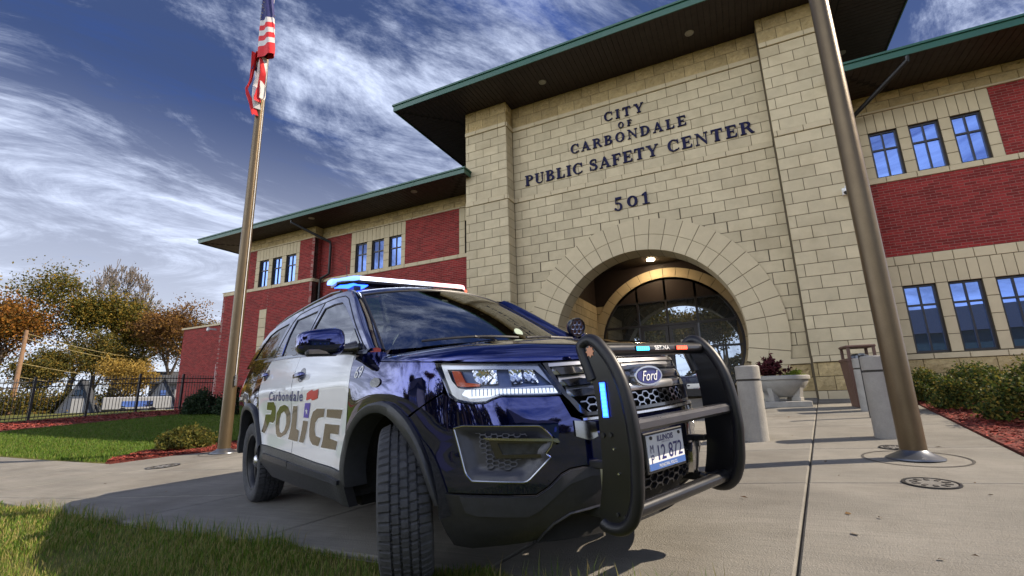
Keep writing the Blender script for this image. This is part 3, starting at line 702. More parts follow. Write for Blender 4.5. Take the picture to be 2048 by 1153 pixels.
GL = {
 'I': (.42, stem(.1)),
 'T': (.86, stem(.32)[:1]+ser(.22, .63, 0, 0)+rect(.03, .83, .91, 1)+[[(.03, .70), (.09, .70), (.16, .93), (.03, .93)]]+[[(.83, .70), (.77, .70), (.70, .93), (.83, .93)]]),
 'L': (.80, stem(.1)+rect(.31, .72, 0, .085)+[[(.76, .30), (.70, .30), (.60, .06), (.76, .06)]]),
 'E': (.82, stem(.1)+rect(.31, .74, 0, .085)+rect(.31, .74, .915, 1)+rect(.31, .56, .47, .545)+[[(.78, .28), (.72, .28), (.62, .06), (.78, .06)]]+[[(.76, .74), (.70, .74), (.60, .94), (.76, .94)]]+rect(.54, .59, .36, .66)),
 'F': (.78, stem(.1)+rect(.31, .72, .915, 1)+rect(.31, .54, .46, .535)+[[(.74, .72), (.68, .72), (.58, .94), (.74, .94)]]+rect(.52, .57, .35, .65)),
 'P': (.82, stem(.1)+[crescent(.40, .73, .38, .27, .17, .19, -90, 90)]+rect(.31, .41, .925, 1)+rect(.31, .41, .46, .535)),
 'R': (.95, stem(.1)+[crescent(.40, .74, .36, .26, .16, .185, -90, 90)]+rect(.31, .41, .925, 1)+rect(.31, .45, .48, .55)+[[(.42, .52), (.62, .52), (.88, .08), (.95, .08), (.95, 0), (.72, 0)]]),
 'B': (.88, stem(.1)+[crescent(.40, .765, .34, .235, .15, .165, -90, 90)]+[crescent(.40, .27, .42, .27, .20, .19, -90, 90)]+rect(.31, .41, .93, 1)+rect(.31, .42, .46, .54)+rect(.31, .41, 0, .075)),
 'D': (.95, stem(.1)+[crescent(.36, .5, .54, .5, .31, .425, -90, 90)]+rect(.31, .37, .925, 1)+rect(.31, .37, 0, .075)),
 'O': (.98, [crescent(.49, .5, .45, .515, .235, .45, 0, 180), crescent(.49, .5, .45, .515, .235, .45, 180, 360)]),
 'C': (.92, [crescent(.50, .5, .46, .515, .24, .445, 50, 310)]+[[(.80, .60), (.87, .60), (.87, .98), (.80, .98), (.74, .84)]]+[[(.76, .12), (.86, .24), (.90, .20), (.78, .04)]]),
 'U': (.92, rect(.1, .31, .32, 1)+ser(.01, .40, 1, 1)+rect(.68, .755, .32, 1)+ser(.58, .86, 1, 1)+[crescent(.4275, .34, .3275, .355, .25, .27, 180, 360, .50)]),
 'N': (1.0, rect(.14, .215, 0, .95)+ser(.03, .33, 0, 0)+[[(.02, 1), (.28, 1), (.86, .16), (.86, 0), (.80, 0), (.14, .93)]]+rect(.785, .86, 0, 1)+ser(.68, .97, 1, 1)),
 'A': (.98, [[(.42, 1), (.54, 1), (.19, .03), (.11, .03)], [(.42, 1), (.56, 1), (.90, .03), (.67, .03), (.42, .80)]]+rect(.25, .72, .28, .35)+ser(.01, .30, 0, 0)+ser(.58, .98, 0, 0)),
 'Y': (.94, [[(.08, .96), (.31, .96), (.56, .50), (.56, .40), (.38, .40)], [(.80, .96), (.88, .96), (.56, .38), (.50, .46)]]+rect(.37, .58, 0, .45)+ser(.27, .68, 0, 0)+ser(.0, .40, 1, 1)+ser(.68, .97, 1, 1)),
 'S': (.76, [crescent(.38, .735, .32, .28, .16, .19, 60, 232), crescent(.38, .265, .34, .28, .155, .19, -128, 58), [(.20, .60), (.42, .66), (.64, .45), (.56, .33), (.30, .44)], [(.58, .62), (.64, .62), (.64, .97), (.58, .97), (.52, .86)], [(.06, .03), (.12, .03), (.18, .14), (.12, .38), (.06, .38)]]),
 '5': (.72, [crescent(.33, .20, .32, .34, .14, .25, -150, 120), [(.12, .44), (.20, .44), (.24, .98), (.14, .98)], [(.14, .98), (.62, .98), (.58, .80), (.16, .80)], arcpts(.11, .04, .09, .09, 0, 360)[:-1]]),
 '0': (.86, [crescent(.43, .43, .40, .44, .18, .35, 0, 180), crescent(.43, .43, .40, .44, .18, .35, 180, 360)]),
 '1': (.60, rect(.20, .41, 0, .86)+ser(.04, .57, 0, 0)+[[(.04, .72), (.20, .76), (.41, .90), (.41, .97), (.30, .97), (.04, .80)]]),
}
def word(txt, x0, x1, z0, h, par, yf=-.045, wfix=None):
    adv = [GL[c][0]*h if c != ' ' else .45*h for c in txt]; tot = sum(adv)
    gap = (x1-x0-tot)/max(1, len(txt)-1); x = x0
    for c, a in zip(txt, adv):
        if c != ' ':
            m = MB()
            for k, pl in enumerate(GL[c][1]):
                q = pl if poly_area(pl) > 0 else pl[::-1]; e = .0004*k
                m.prism([(x+u*h, z0+v*h) for u, v in q], yf-e, -.004, lambda u, v, a_: (u, a_, v))
            m.build('sign_letter', mNavy, par)
        x += a+gap
word('CITY', 2.63, 3.84, 8.44, .30, bld); word('OF', 3.04, 3.47, 8.09, .19, bld); word('CARBONDALE', 1.49, 4.98, 7.64, .31, bld)
word('PUBLIC', -.11, 1.85, 6.915, .36, bld); word('SAFETY', 2.06, 4.13, 6.915, .36, bld); word('CENTER', 4.38, 6.62, 6.915, .36, bld)
word('501', 2.72, 3.76, 5.50, .38, bld)
# ------------------------------------------------------------------ police car
def patrol_paint(name, col, coat_ior, metal, rough):
    return mat(name, col, rough, metal=metal, var=.04, scale=2, coat=1.0, coat_ior=coat_ior, coat_rough=.015, spec=.5)
mPaint = patrol_paint('black_paint', (.006,.014,.125), 1.6, .92, .04)
mWhitePt = patrol_paint('white_paint', (.82,.83,.86), 1.6, 0, .35)
mClad = mat('black_plastic_cladding', (.022,.022,.026), .42, var=.2, scale=30, bump=.12, bscale=300, spec=.5)
mTrim = mat('gloss_black_trim', (.010,.010,.012), .18, spec=.6, coat=.6)
mChrome = mat('dark_chrome', (.36,.37,.40), .16, metal=1.0, var=.1)
mSilver = mat('silver_metal', (.55,.55,.57), .28, metal=1.0, var=.08)
mTire = mat('tire_rubber', (.055,.056,.062), .75, var=.3, scale=14, bump=.35, bscale=90, spec=.35)
mRim = mat('black_steel_wheel', (.020,.020,.022), .4, metal=.2)
mCarGlass = glassy('car_window_glass', (.20,.24,.28), 4.0)
mWind = glassy('windshield_glass', (.50,.64,.56), 3.0)
mLens = glassy('headlamp_lens', (.93,.95,.98), 1.35)
mInt = mat('dark_interior', (.018,.018,.020), .8)
mHL = mat('headlamp_housing', (.10,.13,.24), .3, metal=.5)
mDRL = emit('daylight_led', (.80,.88,1.0), .30)
mRefl = mat('lamp_reflector', (.75,.77,.82), .08, metal=1.0)
mAmber = mat('orange_reflector', (.75,.10,.02), .25, coat=1)
mBumper = mat('push_bumper_black', (.006,.006,.008), .32, spec=.4, var=.15, coat=.2)
mRubber = mat('bumper_rubber', (.008,.008,.011), .42, spec=.45)
mBlueL = emit('blue_led', (.015,.07,1.0), 2.4); mBlueC = emit('cyan_led', (.04,.42,1.0), 1.3); mRedL = emit('red_led', (1.0,.07,.03), 1.0)
mWhiteL = emit('white_led', (.72,.80,1.0), .75); mPinkL = emit('pink_led', (1.0,.38,.42), .8)
mGold = mat('bronze_vinyl', (.10,.075,.035), .18, metal=.5, var=.2, scale=3, coat=.7)
mDecalBlue = mat('navy_vinyl', (.025,.03,.16), .35); mDecalRed = mat('red_vinyl', (.55,.02,.015), .35); mDecalW = mat('white_vinyl', (.78,.78,.78), .35); mPurple = mat('violet_vinyl', (.10,.06,.42), .35)
mPlateW = mat('plate_white', (.72,.74,.78), .4); mPlateB = mat('plate_blue', (.06,.14,.42), .4)
mBadge = mat('copper_badge', (.42,.20,.12), .35, metal=.6)
# -- body surface (x forward, y left, z up; a = distance along the outline from the nose)
PL=[(.935,0),(.925,.20),(.885,.37),(.825,.50),(.745,.62),(.65,.73),(.54,.82),(.41,.895),(.25,.948),(.0,.980),(-.4,.992),(-1.2,.997),(-2.2,.990),(-2.9,.978),(-3.4,.955),(-3.75,.915),(-3.95,.84),(-4.05,.70),(-4.09,.45),(-4.10,0)]
def _dense():
    p=[np.array(a,float) for a in PL]; p=[np.array([p[1][0],-p[1][1]])]+p+[np.array([p[-2][0],-p[-2][1]])]
    out=[]
    for i in range(1,len(p)-2):
        a,b,c,d=p[i-1],p[i],p[i+1],p[i+2]
        kn=lambda t,a,b: t+np.hypot(*(b-a))**.5
        t0=0;t1=kn(t0,a,b);t2=kn(t1,b,c);t3=kn(t2,c,d)
        for k in range(24):
            t=t1+(t2-t1)*k/24
            A1=(t1-t)/(t1-t0)*a+(t-t0)/(t1-t0)*b;A2=(t2-t)/(t2-t1)*b+(t-t1)/(t2-t1)*c;A3=(t3-t)/(t3-t2)*c+(t-t2)/(t3-t2)*d
            B1=(t2-t)/(t2-t0)*A1+(t-t0)/(t2-t0)*A2;B2=(t3-t)/(t3-t1)*A2+(t-t1)/(t3-t1)*A3
            out.append((t2-t)/(t2-t1)*B1+(t-t1)/(t2-t1)*B2)
    out.append(p[-2]);return np.array(out)
DCV=_dense(); DU=np.r_[0,np.cumsum(np.hypot(*np.diff(DCV,axis=0).T))]; UMAX=float(DU[-1])
def plan(a):
    x=np.interp(a,DU,DCV[:,0]);w=np.interp(a,DU,DCV[:,1]);e=.03
    x2=np.interp(min(a+e,UMAX),DU,DCV[:,0]);w2=np.interp(min(a+e,UMAX),DU,DCV[:,1])
    if a-e<0: x1=np.interp(e-a,DU,DCV[:,0]);w1=-np.interp(e-a,DU,DCV[:,1])
    else: x1=np.interp(a-e,DU,DCV[:,0]);w1=np.interp(a-e,DU,DCV[:,1])
    tx,tw=x2-x1,w2-w1;l=math.hypot(tx,tw);return x,w,tw/l,-tx/l
ZF=[(.15,-.25),(.22,-.12),(.28,-.05),(.36,-.015),(.45,0),(.60,.0),(.70,-.005),(.78,-.02),(.86,-.04),(.92,-.06),(.97,-.085),(1.02,-.12),(1.06,-.17),(1.12,-.3)]
ZS=[(.15,-.10),(.25,-.06),(.34,-.03),(.42,-.008),(.50,-.004),(.62,-.016),(.74,-.010),(.86,.0),(.95,.004),(1.0,.0),(1.06,-.014),(1.12,-.032),(1.2,-.06),(1.3,-.10)]
def _pc(tab):
    z=np.array([a for a,_ in tab]);d=np.array([b for _,b in tab]);zz=np.linspace(z[0],z[-1],400);dd=np.interp(zz,z,d)
    k=np.hanning(25);k/=k.sum();pad=np.r_[2*dd[0]-dd[12:0:-1],dd,2*dd[-1]-dd[-2:-14:-1]];return zz,np.convolve(pad,k,'valid')
TF=_pc(ZF);TS=_pc(ZS)
def SB(a,z,off=0.,s=-1):
    """point of the body skin; s=-1 right side of the car, +1 left side"""
    if a<0: a=-a; s=-s
    x,w,nx,nw=plan(a); t=min(max((a-.55)/.8,0),1);t=t*t*(3-2*t)
    d=(1-t)*np.interp(z,*TF)+t*np.interp(z,*TS)
    for cx in (0.,-2.865):
        r=math.hypot(x-cx,(z-.37));d+=.022*math.exp(-((r-.47)/.13)**2)*t
    d+=off
    return (float(x+nx*d),float(s*(w+nw*d)),float(z))
def GWs(x,z):
    t=z-1.10; w=.945-.28*t-.22*max(t,0)**2
    if x<-2.6: w-=.035*(-2.6-x)**1.5
    return w
def SG(x,z,off=0.,s=-1): return (x,s*(GWs(x,z)+off),z)
def dens(poly,d):
    out=[]
    for i in range(len(poly)):
        a=poly[i];b=poly[(i+1)%len(poly)];n=max(1,int(math.ceil(math.hypot(b[0]-a[0],b[1]-a[1])/d)))
        out+=[(a[0]+(b[0]-a[0])*k/n,a[1]+(b[1]-a[1])*k/n) for k in range(n)]
    return out
def inside(P,poly):
    x,y=P[:,0],P[:,1];r=np.zeros(len(P),bool);n=len(poly)
    for i in range(n):
        x0,y0=poly[i-1];x1,y1=poly[i]
        c=((y0>y)!=(y1>y));
        with np.errstate(divide='ignore',invalid='ignore'): xi=(x1-x0)*(y-y0)/(y1-y0)+x0
        r^=c&(x<xi)
    return r
def pdist(P,loop):
    L=np.array(loop);d=np.full(len(P),9.)
    for i in range(0,len(P),2000):
        d[i:i+2000]=np.sqrt(((P[i:i+2000,None,:]-L[None])**2).sum(2).min(1))
    return d
def panel(outer,f,holes=(),sp=.03,rim=.014,rimf=None,mb=None,rounde=.0):
    """curved sheet: 2d outline with holes mapped by f(u,v,off) and edges turned inwards"""
    mb=mb or MB()
    loops=[dens(outer if poly_area(outer)>0 else outer[::-1],sp)]+[dens(h if poly_area(h)<0 else h[::-1],sp) for h in holes]
    pts=[Vector(p) for l in loops for p in l];ed=[];b=0
    for l in loops: ed+=[(b+i,b+(i+1)%len(l)) for i in range(len(l))];b+=len(l)
    o=np.array(loops[0]);x0,y0=o.min(0);x1,y1=o.max(0)
    gx,gy=np.meshgrid(np.arange(x0+sp*.5,x1,sp),np.arange(y0+sp*.5,y1,sp*.9));gx[::2]+=sp*.5
    Gp=np.c_[gx.ravel(),gy.ravel()]
    if len(Gp):
        k=inside(Gp,loops[0])
        for l in loops[1:]: k&=~inside(Gp,l)
        Gp=Gp[k]
        if len(Gp): Gp=Gp[pdist(Gp,[p for l in loops for p in l])>sp*.55]
    pts+=[Vector(p) for p in Gp]
    v,e,fc,*_=delaunay_2d_cdt(pts,ed,[],0,1e-6)
    V=np.array([(p[0],p[1]) for p in v]);T=[t for t in fc if len(t)==3]
    C=np.array([V[list(t)].mean(0) for t in T]);k=inside(C,loops[0])
    for l in loops[1:]: k&=~inside(C,l)
    used={};vs=[];fs=[]
    for t,kk in zip(T,k):
        if not kk: continue
        q=[]
        for i in t:
            if i not in used: used[i]=len(vs);vs.append(f(V[i][0],V[i][1],0.))
            q.append(used[i])
        fs.append(tuple(q))
    mb.add(vs,fs)
    if rim:
        rimf=rimf or f
        for l in loops:
            n=len(l);mb.add([f(p[0],p[1],0.) for p in l]+[rimf(p[0],p[1],-rim) for p in l],[(i,(i+1)%n,n+(i+1)%n,n+i) for i in range(n)])
    return mb
car = thing('police_car', 'black and white police SUV with white and red roof light bar and front push bumper', 'police car', (4.29833366,-10.20688654,-.56535331), (.05483938,-.01540789,-.42023573))
def both(name, mats, fn, parent=None, smooth=True, label=None, **kw):
    r=[]
    for s in (-1,1):
        o=fn(s).build(name, mats, parent or car, smooth=smooth, **kw); r.append(o)
        if label: o['label']=label
    return r
fB=lambda s: (lambda a,z,o: SB(a,z,o,s))
fG=lambda s: (lambda x,z,o: SG(x,z,o,s))
HL=[(1.125,.997),(.898,.979),(.614,.959),(.569,.885),(.530,.813),(.622,.813),(.708,.818),(.811,.826),(.847,.816),(.883,.803),(.94,.805),(.989,.813),(1.026,.823),(1.051,.845),(1.076,.905)]
HOODL=[(0,.962),(.2,.961),(.397,.961),(.601,.968),(.75,.975),(.898,.985),(1.121,1.004),(1.209,1.013),(1.37,1.028),(1.528,1.044)]
ARCO=[(1.945,.47),(1.955,.55),(1.925,.645),(1.86,.715),(1.761,.775),(1.67,.815),(1.579,.838),(1.449,.846),(1.365,.826),(1.278,.765),(1.215,.675),(1.153,.55),(1.112,.446),(1.10,.40)]
ARCI=[(1.905,.40),(1.90,.50),(1.875,.60),(1.827,.665),(1.76,.718),(1.679,.757),(1.59,.783),(1.493,.790),(1.42,.772),(1.363,.737),(1.28,.658),(1.189,.536),(1.150,.44),(1.135,.39)]
SEAM=[(1.081,.862),(1.2,.803),(1.268,.768)]
GR=[(.602,.957),(.572,.890),(.530,.812),(.504,.783),(.472,.737),(.439,.714)]
FOG=[(1.029,.706),(.986,.714),(.649,.690),(.617,.667),(.580,.625),(.576,.611),(.609,.606),(.634,.563),(.617,.561),(.719,.475),(.741,.472),(.955,.489),(.981,.519)]
CLT=[(1.109,.446),(1.01,.439),(.691,.418),(.639,.445),(.58,.491),(.539,.507),(.48,.511),(.41,.502)]
BELT=[(1.70,1.108),(1.80,1.112),(2.0,1.130),(2.4,1.162),(3.006,1.210),(3.5,1.240),(3.98,1.262),(4.4,1.285),(4.9,1.31)]
def belt(a): return float(np.interp(a,[p[0] for p in BELT],[p[1] for p in BELT]))
g=.004
# fender
FEN=[(1.531,1.040),(1.560,1.094),(1.70,1.106),(1.80,1.110),(1.885,1.072),(1.886,.976),(1.904,.867),(1.950,.65),(1.952,.50)]+[(p[0],p[1]+.0) for p in ARCO[1:10]]+[(1.272,.772),(1.2,.807),(1.083,.866),(1.080,.905),(1.129,.999)]+[(a,z-.005) for a,z in HOODL[6:]]
both('fender', mPaint, lambda s: panel(FEN, fB(s)))
# bumper cover
BUM=[(0,.690),(.44,.690),(.508,.715),(.535,.775),(.548,.806),(.622,.808),(.708,.813),(.811,.821),(.847,.811),(.883,.798),(.94,.800),(.992,.808),(1.031,.819),(1.057,.842),(1.081,.858),(1.2,.799),(1.262,.764)]+[(a,z) for a,z in ARCO[9:13]]+[(a,z+.004) for a,z in CLT]+[(0,.50)]
def bump(s):
    return panel(BUM,fB(s),[FOG])
both('bumper_cover', mPaint, bump)
CLAD=[(a,z-.002) for a,z in CLT]+[(.41,.345),(.418,.343),(.55,.328),(.625,.291),(.665,.249),(.694,.203),(1.013,.197),(1.095,.217),(1.133,.345)]
both('bumper_cladding', mClad, lambda s: panel(CLAD, lambda a,z,o: SB(a,z,o+.012-.02*smooth(z,.44,.35)*0,s),rim=.012))
CLM=[(1.008,.431),(.991,.366),(.943,.348),(.73,.333),(.684,.354),(.58,.429),(.544,.451),(.455,.472),(.414,.468),(.414,.497),(.48,.507),(.539,.503),(.58,.486),(.639,.440),(.691,.413)]
mClad2 = mat('grey_plastic_face', (.030,.031,.042), .33, var=.2, scale=30, bump=.1, bscale=300, spec=.6)
both('cladding_face', mClad2, lambda s: panel(CLM, lambda a,z,o: SB(a,z,o+.020,s),rim=.012))
VAL=[(0,.352),(.418,.352),(.56,.335),(.64,.295),(.70,.24),(.72,.20),(0,.20)]
both('valance', mDark, lambda s: panel(VAL, lambda a,z,o: SB(a,max(z,.27),o-.06,s)[:2]+(z,),rim=.0))
for s in (-1,1): MB().tube([SB(a,z,.012,s) for a,z in dens([(.41,.345),(.418,.345),(.55,.330),(.625,.293),(.665,.251),(.694,.205)],.03)[:14]],.006,6).build('cladding_edge', mClad2, car, smooth=True)
# lower intake mesh and surround
def hexmesh(mb,a0,a1,z0,z1,r,f,th=.006,clipf=None,dep=.02):
    dx=r*1.5;dz=r*math.sqrt(3);i=0;sq=.62
    a=a0
    while a<a1:
        z=z0+(dz*sq/2 if i%2 else 0)
        while z<z1:
            hx=[(a+r*math.cos(R(60*k)),z+r*sq*math.sin(R(60*k))) for k in range(6)]
            for k in (0,1,2):
                p,q=hx[k],hx[(k+1)%6]
                if clipf and not (clipf(*p) and clipf(*q)): continue
                if not(a0<=p[0]<=a1 and a0<=q[0]<=a1 and z0<=p[1]<=z1 and z0<=q[1]<=z1): continue
                d=Vector((q[0]-p[0],q[1]-p[1]));n=Vector((-d.y,d.x)).normalized()*th/2
                c=[(p[0]+n.x,p[1]+n.y),(p[0]-n.x,p[1]-n.y),(q[0]-n.x,q[1]-n.y),(q[0]+n.x,q[1]+n.y)]
                mb.add([f(u,v,0) for u,v in c]+[f(u,v,-dep) for u,v in c],[(0,1,2,3),(0,4,5,1),(1,5,6,2),(2,6,7,3),(3,7,4,0)])
            z+=dz*sq
        a+=dx;i+=1
    return mb
fC=lambda off: (lambda a,z,o: SB(a,z,o+off,-1))
m=hexmesh(MB(),-.40,.40,.345,.505,.034,fC(-.02),.006); m.build('lower_mesh', mClad, car, fix=False)
panel([(-.42,.34),(.42,.34),(.42,.51),(-.42,.51)],fC(-.07),rim=0).build('intake_back', mDark, car, smooth=True)
def intake(s):
    m=MB(); q=[(.345,.35),(.405,.36),(.405,.50),(.33,.50),(.30,.46),(.31,.39)]
    return panel(q,lambda a,z,o: SB(a,z,o+.004,s),rim=.05)
both('intake_side_trim', mSilver, intake)
mSlat = mat('grille_slat_metal', (.42,.43,.46), .30, metal=.85)
# grille
panel([(-.60,.952),(-.53,.81),(-.43,.712),(.43,.712),(.53,.81),(.60,.952)],fC(-.075),rim=0).build('grille_back', mDark, car, smooth=True)
grille=MB()
SUR=GR+[(-a,z) for a,z in GR[::-1]]
INN=[(.575,.945),(.548,.885),(.508,.812),(.48,.787),(.45,.748),(.425,.728)]; INN=INN+[(-a,z) for a,z in INN[::-1]]
panel(SUR,fC(.004),[INN],rim=.05).build('grille_surround', mTrim, car, smooth=True)
def gw(z): return float(np.interp(z,[.728,.748,.787,.812,.885,.945],[.425,.45,.48,.508,.548,.575]))
for z in (.922,.872,.822):
    m=MB()
    for (d0,d1,oo) in ((.019,-.019,0),):
        prof=[(-.02,-.030),(-.012,.0),(-.020,.006),(.004,.010),(.019,-.004),(.021,-.030)]
        n=44;w=gw(z)-.004;P=[]
        for i in range(n+1):
            a=-w+2*w*i/n
            P.append([SB(a,z+dz,do-.012,-1) for dz,do in ((-.025,-.028),(-.022,.002),(-.006,.010),(.012,.007),(.023,-.006),(.025,-.028))])
        vs=[p for r in P for p in r];fs=[(i*6+k,i*6+k+1,(i+1)*6+k+1,(i+1)*6+k) for i in range(n) for k in range(5)]
        m.add(vs,fs)
    m.build('grille_slat', mSlat, car, smooth=True)
m=MB()
for z0,off in ((.948,.006),):
    n=44;w=.575
    P=[[SB(-w+2*w*i/n,z,o_,-1) for z,o_ in ((.938,-.02),(.938,.006),(.953,.006),(.953,-.02))] for i in range(n+1)]
    m.add([p for r in P for p in r],[(i*4+k,i*4+k+1,(i+1)*4+k+1,(i+1)*4+k) for i in range(n) for k in range(3)])
m.build('grille_top_trim', mSilver, car, smooth=True)
hexmesh(MB(),-.47,.47,.725,.80,.030,fC(-.018),.006,lambda a,z: abs(a)<gw(z)).build('grille_mesh', mChrome, car, fix=False)
for s in (-1,1):
    for z in (.915,.862,.815):
        q=[(gw(z)-.155,z-.012),(gw(z)-.04,z-.016),(gw(z)-.012,z+.014),(gw(z)-.10,z+.018),(gw(z)-.14,z+.010)]
        panel(q,lambda a,z_,o: SB(a,z_,o+.004,s),rim=.01).build('grille_inset', mTrim, car, smooth=True)
m=MB(); n=44
P=[[SB(-.46+.92*i/n,z,o_,-1) for z,o_ in ((.696,-.02),(.696,.014),(.706,.014),(.712,-.02))] for i in range(n+1)]
m.add([p for r in P for p in r],[(i*4+k,i*4+k+1,(i+1)*4+k+1,(i+1)*4+k) for i in range(n) for k in range(3)]); m.build('grille_bottom_trim', mSilver, car, smooth=True)
both('bumper_insert', mChrome, lambda s: panel([(.50,.70),(.405,.685),(.40,.625),(.44,.612),(.50,.635)],lambda a,z,o: SB(a,z,o+.012,s),rim=.03))
def ellipse_disc(rx,rz,x0,x1,c,n=40,dome=.0):
    m=MB();t=[2*math.pi*k/n for k in range(n)]
    rings=[(1,x0),(1,x1-.004),(.96,x1),(.6,x1+dome*.7),(.25,x1+dome)]
    vs=[(x,c[0]+rx*r*math.cos(a),c[1]+rz*r*math.sin(a)) for r,x in rings for a in t]
    m.add(vs,[(i*n+k,i*n+(k+1)%n,(i+1)*n+(k+1)%n,(i+1)*n+k) for i in range(len(rings)-1) for k in range(n)]+[tuple((len(rings)-1)*n+k for k in range(n))]);return m
emb=ellipse_disc(.120,.050,.86,.915,(0,.862)).build('grille_emblem', mSilver, car, smooth=True)
ellipse_disc(.105,.040,.90,.918,(0,.862)).build('emblem_face', mDecalBlue, emb, smooth=True)
def text_mesh(txt,size,shear=0.,bold=0.,space=1.):
    c=bpy.data.curves.new('lettering','FONT');c.body=txt;c.size=size;c.shear=shear;c.offset=bold;c.space_character=space;c.align_x='CENTER';c.align_y='CENTER';c.resolution_u=4
    o=bpy.data.objects.new('lettering',c);COL.objects.link(o);dg=bpy.context.evaluated_depsgraph_get();dg.update()
    me=bpy.data.meshes.new_from_object(o.evaluated_get(dg));bpy.data.objects.remove(o);bpy.data.curves.remove(c)
    V=[tuple(v.co) for v in me.vertices];F=[tuple(p.vertices) for p in me.polygons];bpy.data.meshes.remove(me)
    return V,F
def fit_text(txt,W_,H_,**k):
    V,F=text_mesh(txt,1.0,**k);xs=[v[0] for v in V];ys=[v[1] for v in V]
    x0,x1,y0,y1=min(xs),max(xs),min(ys),max(ys)
    return [((v[0]-(x0+x1)/2)/(x1-x0)*W_,(v[1]-(y0+y1)/2)/(y1-y0)*H_) for v in V],F
V,F=fit_text('Ford',.135,.048,shear=.35)
MB().add([(.9215,u,.862+v) for u,v in V],F).build('emblem_lettering', mPlateW, emb, fix=False)
# hood
hb=[]
for i in range(150):
    a=1.528*i/149; z=float(np.interp(a,[p[0] for p in HOODL],[p[1] for p in HOODL])); p=SB(a,z,0,-1); hb.append((p[0],-p[1],z))
rc=SB(1.556,1.098,-.012,-1); hb.append((rc[0],-rc[1],1.092))
def crown(x,w):
    zc=1.118-.108*max(0,(x+.02)/.92)**2.2; zc+=.012*smooth(abs(w),.62,.50)*smooth(x,.75,.3)
    return zc-.036*(w/.92)**2-.01*smooth(abs(w),.7,.92)
def hood():
    mb=MB(); B=np.array(hb); n=len(B); T=np.gradient(B[:,:2],axis=0); T/=np.linalg.norm(T,axis=1)[:,None]
    Nn=np.c_[-T[:,1],T[:,0]]                      # inward
    if (Nn[:,0]*B[:,0]).sum()>0 and Nn[10,0]>0: Nn=-Nn
    E=[0,.0015,.006,.014,.026,.042,.062,.085]; rings=[]
    for e in E:
        r=[]
        for i in range(n):
            x,w=B[i,:2]+Nn[i]*e; w=max(w,0) ; k=e/.085; f=math.sqrt(max(0,1-(1-k)**2)); z=B[i,2]+(crown(x,w)-B[i,2])*f
            r.append((x,w,z))
        rings.append(r)
    last=[(p[0],p[1]) for p in rings[-1]]
    rear=[(-.10,.82),(-.16,.70),(-.10,.5),(-.05,.3),(-.02,.0)]
    poly=last+[(min(last[-1][0]-.01,-.08),last[-1][1]-.02)]+rear
    zf=lambda u,v,o: (u,v,crown(u,v)+o)
    mm=panel(poly,zf,sp=.035,rim=0)
    for s in (-1,1):
        vs=[(p[0],s*p[1],p[2]) for r in rings for p in r]; m=len(rings)
        mb.add(vs,[(j*n+i,j*n+i+1,(j+1)*n+i+1,(j+1)*n+i) for j in range(m-1) for i in range(n-1)])
        mb.add([(p[0],s*p[1],p[2]) for p in rings[0]]+[(p[0]*1-.02*Nn[i][0]*-1,s*(p[1]+.02*Nn[i][1]),p[2]-.004) for i,p in enumerate(rings[0])],[(i,i+1,n+i+1,n+i) for i in range(n-1)])
        mb.add([(p[0],s*p[1],p[2]) for p in mm.v],mm.f)
    return mb
def weld(o,d=.0015):
    bm=bmesh.new();bm.from_mesh(o.data);bmesh.ops.remove_doubles(bm,verts=bm.verts,dist=d);bmesh.ops.recalc_face_normals(bm,faces=bm.faces);bm.to_mesh(o.data);bm.free()
h=hood().build('hood', mPaint, car, smooth=True); weld(h); h.data.set_sharp_from_angle(angle=R(60))
# headlights
def HLp(mapoff,poly,mb=None,rim=.012,s=-1,sp=.025): return panel(poly,lambda a,z,o: SB(a,z,o+mapoff,s),sp=sp,rim=rim,mb=mb)
for s in (-1,1):
    hlm=HLp(-.045,HL,rim=-.045,s=s).build('headlight', mHL, car, smooth=True)
    fr=[(1.105,.992),(.898,.974),(.625,.953),(.545,.818),(.62,.820),(.811,.832),(.85,.822),(.885,.81),(.94,.811),(.985,.819),(1.02,.829),(1.045,.85),(1.068,.905)]
    inn=[(1.069,.963),(.90,.950),(.645,.931),(.566,.856),(.80,.860),(.913,.869),(.979,.867),(1.015,.876),(1.045,.91)]
    panel(fr,lambda a,z,o: SB(a,z,o-.018,s),[inn],sp=.025,rim=.02).build('headlight_bezel', mSilver, hlm, smooth=True)
    HLp(-.012,[(.979,.864),(.914,.862),(.560,.842),(.548,.822),(.818,.838),(.87,.826),(.956,.827),(.995,.845)],s=s).build('running_light', mDRL, hlm, smooth=True)
    m=MB()
    for k in range(22):
        a=.565+.018*k; HLp(-.009,[(a,.826+.0004*k),(a+.004,.826+.0004*k),(a+.004,.846+.001*k),(a,.846+.001*k)],m,s=s,rim=0)
    m.build('running_light_ribs', mHL, hlm)
    HLp(-.020,[(1.047,.955),(1.008,.950),(.979,.897),(.909,.886),(.913,.875),(.987,.879),(1.021,.885)],s=s).build('side_reflector', mAmber, hlm, smooth=True)
    for q in ([(.950,.949),(.830,.942),(.824,.881),(.905,.882),(.933,.901)],[(.771,.941),(.708,.937),(.706,.876),(.759,.873)],[(.700,.936),(.651,.930),(.630,.870),(.698,.880)]):
        ca=sum(p[0] for p in q)/len(q);cz=sum(p[1] for p in q)/len(q)
        rm=MB();ng=7
        panel(q,lambda a,z,o: SB(a,z,o-.022-.012*(1-min(1,math.hypot((a-ca)/.05,(z-cz)/.034)**2))-.003*math.sin(a*240)*math.sin(z*240),s),sp=.008,rim=.012,mb=rm)
        rm.build('lamp_reflector', mRefl, hlm, smooth=True)
    panel(HL,lambda a,z,o: SB(a,z,o+.003,s),sp=.025,rim=.012).build('headlight_lens', mLens, hlm, smooth=True)
mArch_ = mat('textured_plastic', (.075,.077,.095), .4)
